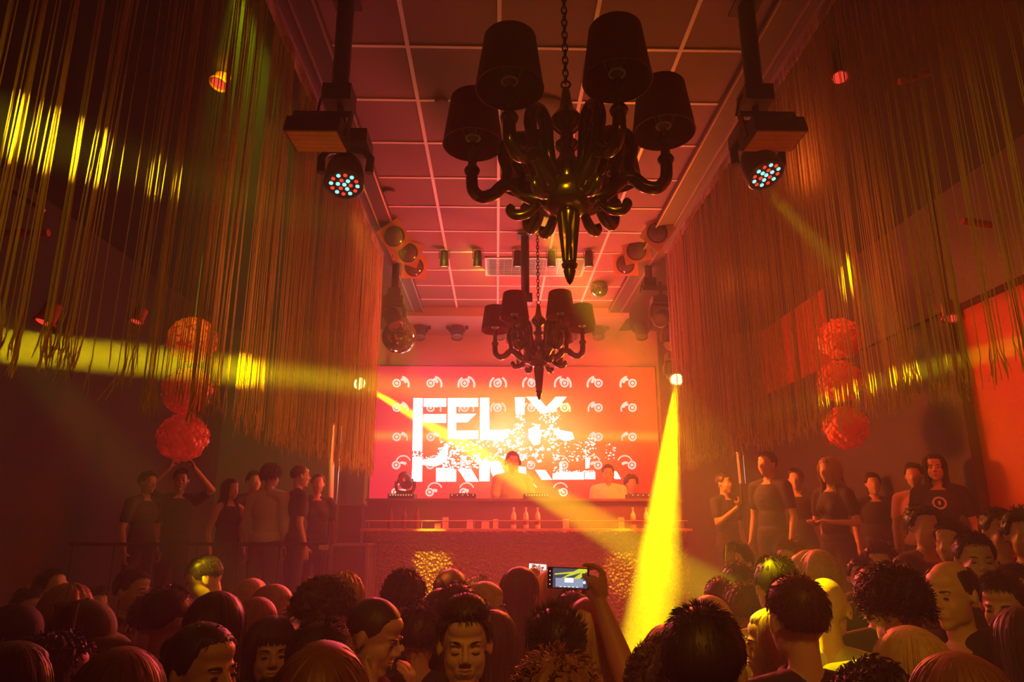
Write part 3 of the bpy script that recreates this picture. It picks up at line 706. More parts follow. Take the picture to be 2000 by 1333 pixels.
for px, w_, h_, lab in ((855, .07, .06, 'low pale card block on the shelf right of the dark bottles'), (870, .07, .13, 'tall pale card block beside a lower one on the shelf'), (918, .075, .10, 'pale block standing alone on the shelf left of centre'), (948, .09, .09, 'faint wide block on the shelf, left of a taller one'), (968, .06, .11, 'faint tall block on the shelf just left of the pale bottles'),
                    (1105, .07, .11, 'pale block on the shelf right of the three pale bottles'), (1213, .07, .13, 'pale upright block left of the two right-hand bottles')):
    p = at(px, 1033, BY - .06); o = MB().box((0, 0, h_ / 2), (w_, .03, h_)).box((0, 0, .004), (w_ + .01, .05, .008)).build('menu_stand', M['paleblock'], smooth=False); o.location = (p.x, BY - .08, sh_z); tag(o, lab, 'card stand', 'card stands on the shelf')
# decks and mixer
def deck(px, lab, nled=9):
    p = at(px, 972, BY + .5); t = empty('dj_deck', (p.x, BY + .48, top_z + .027), lab, 'DJ equipment', 'DJ decks')
    MB().box((0, 0, .03), (.32, .36, .06)).build('housing', M['black'], t, smooth=False)
    MB().lathe([(.1, .06), (.1, .07), (.0, .072)], 28, (0, .03, 0)).build('jog_wheel', M['darkmetal'], t)
    for k in range(nled): MB().box((-.13 + .26 * k / (nled - 1), -.183, .045), (.012, .006, .01)).build('button', M['warm'], t, smooth=False)
deck(787, 'DJ deck with a row of lit buttons at the left desk end'); deck(1047, 'DJ deck with a row of lit buttons beside the DJ'); deck(905, 'DJ deck on the desk left of the DJ', 5); deck(1250, 'DJ deck at the right end of the desk', 5)
# flight case and amp rack left of the booth
def case(x_0, y_0, x_1, y_1, Y, lab, z0_=None):
    a, b = at(x_0, y_0, Y), at(x_1, y_1, Y); zt, zb = a.z, (b.z if z0_ is None else z0_)
    t = empty('flight_case', ((a.x + b.x) / 2, Y + .25, zb), lab, 'case'); w_, h_ = b.x - a.x, zt - zb
    MB().box((0, 0, h_ / 2), (w_ - .03, .5, h_ - .02)).build('body', M['booth'], t, smooth=False)
    e = MB()
    for sx in (-1, 1):
        for sy in (-1, 1): e.box((sx * w_ / 2, sy * .25, h_ / 2), (.03, .03, h_))
        for sz in (.01, h_ - .01): e.box((sx * w_ / 2, 0, sz), (.03, .5, .02)); e.box((0, sx * .25, sz), (w_, .03, .02))
    e.build('edge_trim', M['rail'], t, smooth=False)
case(650, 1064, 714, 1140, 7.78, 'low dark flight case with metal edges left of the booth', 0)
case(660, 985, 706, 1062, 8.42, 'tall dark equipment rack at the left end of the booth', 0)
rz_ = 1.74; q = empty('railing', (-3.0, 7.2, .84), 'dark metal railing along the front edge of the left podium', 'railing')
MB().tube([(-1.25, 0, rz_ - .84), (1.28, 0, rz_ - .84)], .02, 10).build('handrail', M['darkmetal'], q)
for k in range(7): MB().tube([(-1.22 + .41 * k, 0, 0), (-1.22 + .41 * k, 0, rz_ - .84)], .011, 8).build('post', M['darkmetal'], q)
p = at(632, 1070, 7.17); p.y = 7.17; tag(MB().box((0, 0, 0), (.09, .012, .05)).build('small_sign', M['tape'], loc=p), 'small pink-lit blank card below the left podium people', 'card')

# ------------------------------------------------------------------ people
def icap(p0, r0, p1, r1, k=10, n=14):
    """tapered capsule between two points as a closed tube"""
    p0, p1 = Vector(p0), Vector(p1); d = (p1 - p0); L_ = d.length; d = d / max(L_, 1e-6); pts, rs = [], []
    for i in range(5):
        a = math.pi / 2 * i / 4; pts.append(p0 - d * r0 * math.cos(a)); rs.append(max(r0 * math.sin(a), 1e-4))
    for i in range(4, -1, -1):
        a = math.pi / 2 * i / 4; pts.append(p1 + d * r1 * math.cos(a)); rs.append(max(r1 * math.sin(a), 1e-4))
    return pts, rs
def remesh(mb, name, m, vox, smooth=2, lap=0.5):
    me = mb.mesh(name + '_raw', m, smooth=False); o = bpy.data.objects.new('tmp', me); COL.objects.link(o)
    r = o.modifiers.new('r', 'REMESH'); r.mode = 'VOXEL'; r.voxel_size = vox; r.use_smooth_shade = True
    if smooth: s = o.modifiers.new('s', 'SMOOTH'); s.factor = lap; s.iterations = smooth
    dg = bpy.context.evaluated_depsgraph_get(); out = bpy.data.meshes.new_from_object(o.evaluated_get(dg)); out.name = name
    bpy.data.objects.remove(o); bpy.data.meshes.remove(me)
    out.polygons.foreach_set('use_smooth', [True] * len(out.polygons)); return out
def cap_(mb, p0, r0, p1, r1, n=12):
    pts, rs = icap(p0, r0, p1, r1); mb.tube(pts, rs, n); return mb
def head_prims(mb, fem=False, closed=False, full=True):
    """head in its own frame: centre at the origin, face towards -Y, crown at z=.12"""
    B = lambda c, r, R=None: mb.ball(c, r, 16, 12, R)
    B((0, .012, .03), (.076, .095, .088)); B((0, -.028, -.028), (.06 if not fem else .056, .062, .082))
    B((0, -.045, -.088), (.034 if not fem else .026, .038, .026)); B((0, -.072, -.1), (.02, .018, .017))
    if full:
        B((0, -.062, .024), (.05, .026, .016)); B((0, -.048, .058), (.056, .042, .036))
        cap_(mb, (0, -.088, .016), .0085, (0, -.109, -.02), .011); B((.012, -.1, -.028), (.009, .012, .008)); B((-.012, -.1, -.028), (.009, .012, .008))
        for s in (-1, 1):
            B((s * .034, -.058, -.028), (.026, .028, .03)); B((s * .044, -.03, -.038), (.02, .04, .042)); B((s * .031, -.0735, .0), (.0165, .0145, .0125))
            B((s * .031, -.086, .021), (.019, .007, .0045 if fem else .006))
            B((s * .042, -.022, -.058), (.016 if fem else .019, .045, .038))
        B((0, -.078, -.06), (.03, .018, .022)); B((0, -.0895, -.055), (.022, .009, .0065)); B((0, -.0875, -.066), (.019, .009, .007))
    for s in (-1, 1):
        R = Matrix.Rotation(s * .35, 3, 'Z'); B((s * .081, .012, -.004), (.007, .019, .031), R); B((s * .076, .006, -.006), (.01, .012, .02))
def head_matrix(hy, hp, hr):
    """head frame in body space; pivot at the neck; hy turns, hp nods (positive = down), hr tilts"""
    R = Matrix.Rotation(hy, 4, 'Z') @ Matrix.Rotation(hp, 4, 'X') @ Matrix.Rotation(hr, 4, 'Y')
    return Matrix.Translation((0, .012, 1.50)) @ R @ Matrix.Translation((0, -.012, .105))
def hand(mb, w, d, n_, curl=.5, s=1, sc=1.0):
    """w wrist, d direction of the hand, n_ palm normal; five separate fingers and a thumb"""
    w = Vector(w); d = Vector(d).normalized(); n_ = Vector(n_); n_ = (n_ - d * n_.dot(d)).normalized(); a = d.cross(n_).normalized() * s
    R = Matrix((a, d, n_)).transposed()
    mb.ball(w + d * .045 * sc, (.038 * sc, .05 * sc, .015 * sc), 14, 10, R)
    for i, (off, ln) in enumerate(((-.027, .062), (-.009, .074), (.010, .07), (.027, .055))):
        p = w + d * .08 * sc + a * off * sc; dd = (d + a * off * 3).normalized(); c = curl
        for q, (f, r) in enumerate(((.45, .0088), (.32, .008), (.23, .0072))):
            dd = (dd * math.cos(c) + n_ * math.sin(c)).normalized(); p2 = p + dd * ln * f * sc; cap_(mb, p, r * sc, p2, (r - .0006) * sc, 8); p = p2
    p = w + d * .022 * sc - a * .03 * sc; p2 = p + (d * .5 - a * .75 + n_ * .35).normalized() * .036 * sc; p3 = p2 + (d * .85 - a * .2 + n_ * .35).normalized() * .03 * sc
    cap_(mb, p, .012 * sc, p2, .0095 * sc, 8); cap_(mb, p2, .0095 * sc, p3, .008 * sc, 8)
def arm_pose(kind, s):
    sh = Vector((s * .185, .01, 1.385))
    P = {'down': ((s * .235, .03, 1.10), (s * .235, -.05, .86), (0, -.1, -1), (-s, 0, 0)),
         'bent': ((s * .24, .02, 1.11), (s * .12, -.2, 1.12), (-s * .6, -.8, .2), (0, .3, -1)),
         'chin': ((s * .20, -.12, 1.14), (s * .05, -.16, 1.38), (-s * .2, -.1, 1), (0, 1, .1)),
         'up': ((s * .27, -.10, 1.60), (s * .20, -.18, 1.86), (0, -.1, 1), (0, -1, 0)),
         'camera': ((s * .34, -.12, 1.50), (s * .13, -.2, 1.74), (-s * .5, -.1, 1), (-s, -.2, 0)),
         'neck': ((s * .30, -.10, 1.33), (s * .11, -.08, 1.45), (-s * .9, .2, .4), (0, 1, 0)),
         'desk': ((s * .24, .0, 1.12), (s * .2, -.25, 1.02), (0, -1, -.2), (0, 0, -1)),
         'phone': ((s * .17, -.20, 1.36), (s * .06, -.30, 1.60), (-s * .1, -.1, 1), (0, 1, 0)),
         'hold': ((s * .22, -.05, 1.13), (s * .1, -.26, 1.32), (-s * .3, -.3, 1), (0, 1, 0))}[kind]
    return sh, Vector(P[0]), Vector(P[1]), Vector(P[2]), Vector(P[3])
BODY, CLOTHES = {}, {}
def body_mesh(key):
    fem, hy, hp, hr, aL, aR, vox, face, lean = key
    if key in BODY: return BODY[key]
    b = MB(); H = head_matrix(hy, hp, hr); g = .93 if fem else 1.0
    h = MB(); head_prims(h, fem, full=face); b.add([H @ Vector(v) for v in h.v], h.f)
    nt_ = H @ Vector((0, .022, -.05)); cap_(b, nt_, .044 * g, (0, .02, 1.42), .050 * g); cap_(b, H @ Vector((0, -.012, -.06)), .034 * g, (0, .005, 1.43), .041 * g)
    for s in (-1, 1):
        cap_(b, (s * .03, .022, 1.44), .045 * g, (s * .165, .015, 1.395), .045 * g)
    b.ball((0, .005, 1.26), (.16 * g, .105, .19)); b.ball((0, 0, 1.07), (.13 * g, .095, .16)); b.ball((0, .01, .94), (.16, .11, .12))
    for s, kd in ((-1, aL), (1, aR)):
        sh, el, wr, hd, hn = arm_pose(kd, s); sh.x *= g
        cap_(b, sh, .05 * g, el, .038 * g); cap_(b, el, .038 * g, wr, .025 * g); hand(b, wr, hd, hn, .35 if kd in ('down', 'bent') else .6, s)
        cap_(b, (s * .085, .01, .9), .085, (s * .095, 0, .49), .055); cap_(b, (s * .095, 0, .49), .053, (s * .1, .02, .08), .036)
        b.ball((s * .105, -.04, .035), (.042, .12, .034))
    BODY[key] = remesh(b, 'person', M['skin'], vox, 2 if vox > .006 else 3); return BODY[key]
def shirt_mesh(key, sleeve, style, vox):
    fem, aL, aR = key; k = (key, sleeve, style, vox)
    if k in CLOTHES: return CLOTHES[k]
    b = MB(); g = .93 if fem else 1.0; t = .014 if style != 'loose' else .026
    b.ball((0, .005, 1.26), (.16 * g + t, .105 + t, .165 + t)); b.ball((0, 0, 1.07), (.135 * g + t, .098 + t, .16)); b.ball((0, .008, .96), (.16 + t, .11 + t, .10))
    if fem:
        for s in (-1, 1): b.ball((s * .065, -.085, 1.25), (.06, .05, .058))
    if style != 'tank':
        for s in (-1, 1): cap_(b, (s * .045, .024, 1.428), .045 * g + t * .75, (s * .165, .015, 1.392), .048 * g + t)
        if style == 'collar':
            b.torus((0, .015, 1.452), .068, .014, Matrix.Rotation(-.25, 3, 'X'), sx=1.05)
    else:
        for s in (-1, 1): b.tube([(s * .09, -.07, 1.34), (s * .085, -.03, 1.44), (s * .08, .03, 1.465), (s * .085, .09, 1.40)], .02, 8)
    if style != 'tank':
        for s, kd in ((-1, aL), (1, aR)):
            sh, el, wr, hd, hn = arm_pose(kd, s); sh.x *= g; u = .62 if sleeve == 'short' else 1.0
            e = sh.lerp(el, u); cap_(b, sh, .05 * g + t, e, (.044 if sleeve == 'short' else .040) * g + t)
            if sleeve == 'long': cap_(b, el, .040 * g + t, el.lerp(wr, .93), .03 + t * .5)
    CLOTHES[k] = remesh(b, 'shirt', M['cl_black'], max(vox, .010), 2); return CLOTHES[k]
def trouser_mesh():
    if 't' not in CLOTHES:
        b = MB(); b.ball((0, .01, .93), (.172, .122, .11))
        for s in (-1, 1): cap_(b, (s * .085, .01, .9), .1, (s * .095, 0, .49), .068); cap_(b, (s * .095, 0, .49), .068, (s * .1, .02, .14), .055)
        CLOTHES['t'] = remesh(b, 'trousers', M['cl_black'], .016, 2)
    return CLOTHES['t']

# ---- hair: a surface over the skull (phi round the head from the face, t from crown downwards) plus single strands
def _sm(a, b, x): x = min(1, max(0, (x - a) / (b - a))); return x * x * (3 - 2 * x)
HAIR = {}
def hair_mesh(kind, seed=0, fine=False):
    key = (kind, seed, fine)
    if key in HAIR: return HAIR[key]
    rnd = random.Random(hash(kind) % 1000 if False else sum(map(ord, kind)) + seed); m = MB()
    long_ = kind in ('long', 'longbangs', 'bob', 'wavy'); Ld = {'long': .42, 'longbangs': .34, 'bob': .13, 'wavy': .34}.get(kind, 0)
    nphi, nt_ = (150, 30) if fine else (84, 20)
    thick = {'buzz': .004, 'short': .012, 'spiky': .012, 'fade': .011, 'curly': .03, 'bigcurl': .021, 'quiff': .016, 'long': .016, 'longbangs': .018, 'bob': .02, 'wavy': .024, 'balding': .006, 'bun': .01, 'pony': .01, 'medium': .02}[kind]
    phs = [rnd.uniform(0, 6.28) for _ in range(14)]
    def ridge(ph, t):
        s = sum(math.sin(k * ph + phs[i] + 1.3 * t * math.sin(phs[(i + 3) % 14])) / (1 + i * .25) for i, k in enumerate((5, 9, 14, 22, 31, 43, 57)))
        return s / 4
    C = Vector((0, .012, .03)); A = Vector((.079, .098, .091)); front0 = {'long': .75, 'wavy': .8, 'bob': .85, 'longbangs': .8}.get(kind, 0)
    def theta_end(ph):             # polar angle of the hairline
        f = abs(math.atan2(math.sin(ph), math.cos(ph)))
        fr, sd, bk = 64, 101, 126
        if kind in ('longbangs',): fr = 84
        if kind == 'bob': fr = 70
        if kind == 'balding': fr = 20
        if kind in ('medium', 'bigcurl'): bk, sd = 130, 106
        if kind == 'fade': sd, bk = 96, 122
        a = fr + (sd - fr) * _sm(.75, 1.25, f) + 2.2 * math.sin(23 * ph + phs[0]) + 1.6 * math.sin(41 * ph + phs[1]) + 5 * math.exp(-((f - 1.42) / .12) ** 2); return math.radians(a + (bk - sd) * _sm(1.6, 2.3, f))
    P = []; tops = []
    for i in range(nphi):
        ph = 2 * math.pi * i / nphi; f = abs(math.atan2(math.sin(ph), math.cos(ph))); te = theta_end(ph)
        fall = long_ and f > front0; L_ = Ld * (1 + .12 * ridge(ph * 1.7, 0)) if fall else 0
        t0 = math.radians(0)
        if kind == 'balding': t0 = math.radians(0 if f > 9 else 0)
        for j in range(nt_ + 1):
            t = j / nt_
            if fall:
                tc_ = .45
                th = t0 + (math.radians(96) - t0) * min(1, t / tc_)
                dn = max(0, (t - tc_) / (1 - tc_)) * L_
            else: th, dn = t0 + (te - t0) * t, 0
            edge = 1 if long_ and fall else _sm(0, .25, 1 - t)
            tk = thick * (.25 + .75 * edge)
            if kind == 'balding': tk *= _sm(math.radians(38), math.radians(60), th) if f < 2.2 else _sm(math.radians(25), math.radians(45), th)
            if kind in ('fade', 'quiff', 'spiky'): tk *= 1.25 - 1.05 * _sm(math.radians(45), math.radians(85), th)
            if kind == 'quiff': tk += .016 * _sm(math.radians(60), math.radians(20), th) * (1 if f < 1.4 else .2)
            if not fall and t > .97: tk = -.006
            if kind in ('curly', 'bigcurl', 'wavy', 'medium'):
                q = .55 if kind in ('wavy', 'medium') else 1.0
                tk *= 1 + .35 * q * math.sin(9 * ph + phs[0] + 3 * math.sin(7 * th)) * math.sin(11 * th + phs[1]) + .25 * q * math.sin(17 * ph + 5 * th + phs[2])
            amp = {'long': .0035, 'longbangs': .0035, 'bob': .003, 'wavy': .004}.get(kind, .0016) * (.3 + th)
            r = 1.0; dx, dy, dz = math.sin(th) * math.sin(ph), -math.sin(th) * math.cos(ph), math.cos(th)
            v = Vector(((A.x + tk + ridge(ph, t) * amp) * dx, (A.y + tk + ridge(ph, t) * amp) * dy, (A.z + tk) * dz)) + C
            if dn > 0:
                u = dn / max(L_, .01); w_ = 1 - .22 * math.sin(math.pi * min(1, dn / .2) * .5) + .32 * _sm(.10, .26, dn)
                if kind == 'wavy': w_ += .10 * math.sin(dn * 45 + 3 * ph)
                v = Vector((v.x * w_, (v.y - .012) * (w_ if v.y > .012 else .8 * w_) + .012 + .03 * _sm(.05, .2, dn), v.z - dn))
            P.append(v)
    n1 = nt_ + 1
    Fc = [(i * n1 + j, i * n1 + j + 1, ((i + 1) % nphi) * n1 + j + 1, ((i + 1) % nphi) * n1 + j) for i in range(nphi) for j in range(nt_)]
    if kind == 'balding': Fc = [f for f in Fc if (P[f[0]] - C).z < .062]
    m.add(P, Fc)
    def surf(ph, th, tk=0):
        n = Vector((math.sin(th) * math.sin(ph), -math.sin(th) * math.cos(ph), math.cos(th)))
        return C + Vector((n.x * (A.x + tk), n.y * (A.y + tk), n.z * (A.z + tk))), n
    # strands
    cnt = {'short': 1100, 'spiky': 900, 'fade': 800, 'quiff': 1500, 'curly': 520, 'bigcurl': 800, 'medium': 420, 'buzz': 0, 'balding': 160, 'bun': 120, 'pony': 120}.get(kind, 190)
    if not fine: cnt = int(cnt * .45)
    rr = .0011 if fine else .0017
    for _ in range(cnt):
        ph = rnd.uniform(0, 6.28); te = theta_end(ph); th = math.acos(1 - rnd.random() * (1 - math.cos(te * .93)))
        if kind == 'balding' and th < math.radians(52): continue
        p, n = surf(ph, th, thick * .6 + (.009 * (1 - min(1, th)) if kind == 'quiff' else 0) + (thick * .45 * _sm(1.1, .5, th) if kind in ('fade', 'spiky', 'short') else 0)); dn_ = Vector((n.x * n.z, n.y * n.z, -(n.x ** 2 + n.y ** 2))); side = n.cross(dn_)
        if kind == 'spiky':
            k_ = 1.0 - .8 * _sm(math.radians(55), math.radians(90), th)
            d = (n + Vector((rnd.gauss(0, .3), rnd.gauss(-.15, .3), .35))).normalized(); m.tube([p, p + d * rnd.uniform(.016, .034) * k_], [rr * 2.0, rr * .3], 3, cap=False)
        elif kind in ('curly', 'bigcurl', 'medium'):
            R_ = rnd.uniform(.005, .011); q = rnd.uniform(0, 6); pts = []; ax = (dn_ + n * .5 + side * rnd.gauss(0, .5)).normalized(); u1 = ax.cross(n).normalized(); u2 = ax.cross(u1)
            if kind == 'medium': R_ *= .5
            for s_ in range(8): pts.append(p + ax * s_ * .0048 + n * .004 + (u1 * math.cos(q + s_ * 1.0) + u2 * math.sin(q + s_ * 1.0)) * R_)
            m.tube(pts, [rr * 1.6] * 7 + [rr * .4], 3, cap=False)
        elif long_:
            f = abs(math.atan2(math.sin(ph), math.cos(ph)))
            if f < front0: continue
            th = math.radians(rnd.uniform(15, 90)); p, n = surf(ph, th, thick); pts = [p]; L_ = Ld * rnd.uniform(.6, 1.05); out_ = rnd.uniform(.0, .018)
            for s_ in range(1, 9):
                th2 = th + (math.radians(96) - th) * min(1, s_ / 4); q, n2 = surf(ph + rnd.gauss(0, .01), th2, thick + out_ * s_ / 8); dn = max(0, s_ - 4) / 4 * L_
                w_ = 1 - .2 * min(1, dn / .2) + .34 * _sm(.10, .26, dn); q = Vector((q.x * w_, (q.y - .012) * w_ + .012 + .03 * _sm(.05, .2, dn), q.z - dn)); pts.append(q)
            m.tube(pts, rr, 3, cap=False)
        else:
            d = (dn_ * .8 + n * rnd.uniform(.15, .6) + side * rnd.gauss(0, .3)).normalized(); k_ = (1 - .6 * _sm(math.radians(60), math.radians(100), th))
            if kind == 'quiff' and th < 1: d = (Vector((rnd.gauss(0, .2), -.5, .6)) + n * .6).normalized(); k_ = 1.5
            m.tube([p, p + d * .009 * k_, p + (d + dn_ * .5).normalized() * .018 * k_], [rr * 1.6, rr * 1.2, rr * .3], 3, cap=False)
    if kind == 'bun': m.ball((0, .125, .05), (.035, .03, .035), 14, 10)
    if kind == 'pony':
        m.tube([(0, .10, .07), (0, .14, .075), (.0, .165, .03), (0, .16, -.05), (0, .14, -.14), (0, .13, -.2)], [.018, .024, .03, .028, .02, .006], 12)
    HAIR[key] = m.mesh('hair', M['hair_dark'], ang=180); return HAIR[key]
def cap_mesh():
    m = MB()
    prof = []; n = 32; P = []
    for i in range(11):
        th = math.radians(94) * i / 10
        for j in range(n):
            a = 2 * math.pi * j / n; P.append((.088 * math.sin(th) * math.sin(a), .012 - .108 * math.sin(th) * math.cos(a), .035 + (.095 if i < 10 else .09) * math.cos(th)))
    m.add(P, [(i * n + j, (i + 1) * n + j, (i + 1) * n + (j + 1) % n, i * n + (j + 1) % n) for i in range(10) for j in range(n)])
    Q = []; k = 12
    for zo in (0, -.005):
        for i in range(k + 1):
            a = math.radians(-62 + 124 * i / k); bx = .088 * math.sin(a); by = .012 - .108 * math.cos(a); cx_ = .075 * math.sin(a); ext = .07 * max(0, math.cos(a * 1.35))
            Q += [(bx, by, .03 + zo), (bx * .98, by - ext * .6, .027 + zo - .006 * abs(math.sin(a))), (bx * .93, by - ext, .018 + zo - .016 * abs(math.sin(a)))]
    o_ = (k + 1) * 3; Fq = []
    for i in range(k):
        for j in range(2):
            a_ = i * 3 + j; Fq += [(a_, a_ + 1, a_ + 4, a_ + 3), (a_ + o_, a_ + 3 + o_, a_ + 4 + o_, a_ + 1 + o_)]
        Fq.append((i * 3 + 2, i * 3 + 2 + o_, i * 3 + 5 + o_, i * 3 + 5))
    m.add(Q, Fq); m.ball((0, .012, .13), (.008, .008, .004), 8, 6)
    return m.mesh('cap', M['cl_navy'], ang=60)
CAPM = None
def glasses_mesh():
    m = MB(); R = Matrix.Rotation(math.pi / 2, 3, 'X')
    for s in (-1, 1):
        m.torus((s * .031, -.1, .0), .021, .0018, R, n=20, m=6)
        m.tube([(s * .052, -.098, .006), (s * .078, -.06, .006), (s * .084, .01, .004), (s * .082, .03, -.01)], .0016, 6)
    m.tube([(-.01, -.102, .003), (0, -.106, .007), (.01, -.102, .003)], .0016, 6)
    return m.mesh('glasses', M['darkmetal'])
GLS = glasses_mesh(); EYE = MB().ball((0, 0, 0), (.0115, .0035, .0052), 14, 8).mesh('eye', mat('eye_dark', (.05, .03, .02), .12))
HOOP = MB().torus((0, 0, 0), .03, .0016, Matrix.Rotation(math.pi / 2, 3, 'Y'), n=28, m=6).mesh('hoop_earring', M['chrome'])
def slotset(o, m):
    for s in o.material_slots: s.link = 'OBJECT'; s.material = m
BROW, LASH = {}, {}
for q in (-1, 1):
    BROW[q] = MB().tube([(q * (.016 + .0075 * i), -.0955 + .0022 * i * i * .55, .0235 + .0022 * math.sin(i * .75)) for i in range(5)], [.0025, .0042, .0042, .0034, .0015], 8).mesh('eyebrow', M['hair_dark'])
    LASH[q] = MB().tube([(q * (.019 + .006 * i), -.0890 + .0006 * (i - 2) ** 2 * 1.6, -.0045 - .0016 * (1 - ((i - 2) / 2) ** 2)) for i in range(5)], [.0008, .0014, .0016, .0014, .0008], 6).mesh('eyelashes', M['hair_black'])
_l = MB()
_l.tube([(x, -.0975 + 28 * x * x * .6, -.0545 + (.0016 if abs(x) < .002 else .0026) - 2.0 * x * x) for x in (-.022, -.014, -.006, 0, .006, .014, .022)], [.001, .0026, .0036, .0030, .0036, .0026, .001], 8)
_l.tube([(x, -.0955 + 28 * x * x * .6, -.0635 + 4 * x * x) for x in (-.02, -.013, -.006, 0, .006, .013, .02)], [.001, .003, .0042, .0046, .0042, .003, .001], 8)
LIPS = _l.mesh('lips', mat('lips', (.42, .2, .15), .4))
def person(px, py, Y, yaw, label, hair='short', hc='dark', top='black', skin='skin', fem=False, hy=0, hp=0, hr=0, arms='down,down', sleeve='short', style='tee',
           pants='black', vox=None, extra=(), floor=0.0, hs=1.0, group='people in the crowd', seed=0, xs=1.0, near=False, hat=False):
    """px, py: where the crown of the head is seen; yaw 0 faces the camera, 90 faces right"""
    T = at(px, py, Y)
    H = head_matrix(math.radians(hy), math.radians(hp), math.radians(hr)); crown = H @ Vector((0, .012, .128))
    hgt = T.z - floor; s = hgt / crown.z
    root_loc = Vector((T.x, T.y, floor)); Rz = Matrix.Rotation(math.radians(yaw), 3, 'Z')
    off = Rz @ Vector((crown.x, crown.y, 0)) * s
    vox = vox or (.007 if near else (.011 if Y < 5 else .014)); aL, aR = arms.split(',')
    face = True
    o = obj('person', body_mesh((fem, math.radians(hy), math.radians(hp), math.radians(hr), aL, aR, vox, face, 0)))
    o.location = root_loc - off; o.rotation_euler.z = math.radians(yaw); o.scale = (s * xs, s * xs, s); slotset(o, M[skin]); tag(o, label, 'person', group)
    c = obj('shirt', shirt_mesh((fem, aL, aR), sleeve, style, vox), o); slotset(c, M['cl_' + top])
    c = obj('trousers', trouser_mesh(), o); slotset(c, M['cl_' + pants])
    def onhead(nm, me, loc=(0, 0, 0)):
        h = obj(nm, me, o); h.matrix_local = H @ Matrix.Translation(loc); return h
    if hair: h = onhead('hair', hair_mesh(hair, seed, near)); slotset(h, M['hair_' + hc])
    global CAPM
    if hat:
        CAPM = CAPM or cap_mesh(); h = onhead('cap', CAPM); slotset(h, M['cl_' + ('navy' if hat is True else hat)])
    if near and abs(((yaw + hy + 180) % 360) - 180) < 120:
        for q in (-1, 1): onhead('eyebrow', BROW[q]);
        onhead('lips', LIPS)
        if 'shut' in extra:
            for q in (-1, 1): onhead('eyelashes', LASH[q])
        elif 'eyes' not in extra: extra = tuple(extra) + ('eyes',)
    for e in extra:
        if e == 'glasses': onhead('glasses', GLS)
        if e == 'hoop': onhead('hoop_earring', HOOP, (.09, .01, -.06))
        if e == 'hoopL': onhead('hoop_earring', HOOP, (-.09, .01, -.06))
        if e == 'eyes':
            for q in (-1, 1): onhead('eye', EYE, (q * .031, -.0865, .0))
        if e == 'chainlet':
            k = MB().torus((0, .012, 1.425), .088, .003, Matrix.Rotation(-.35, 3, 'X'), n=40, m=6).mesh('necklace', M['chrome']); obj('necklace', k, o)
    return o
R_, L_, B_, F_ = 90, -90, 180, 0
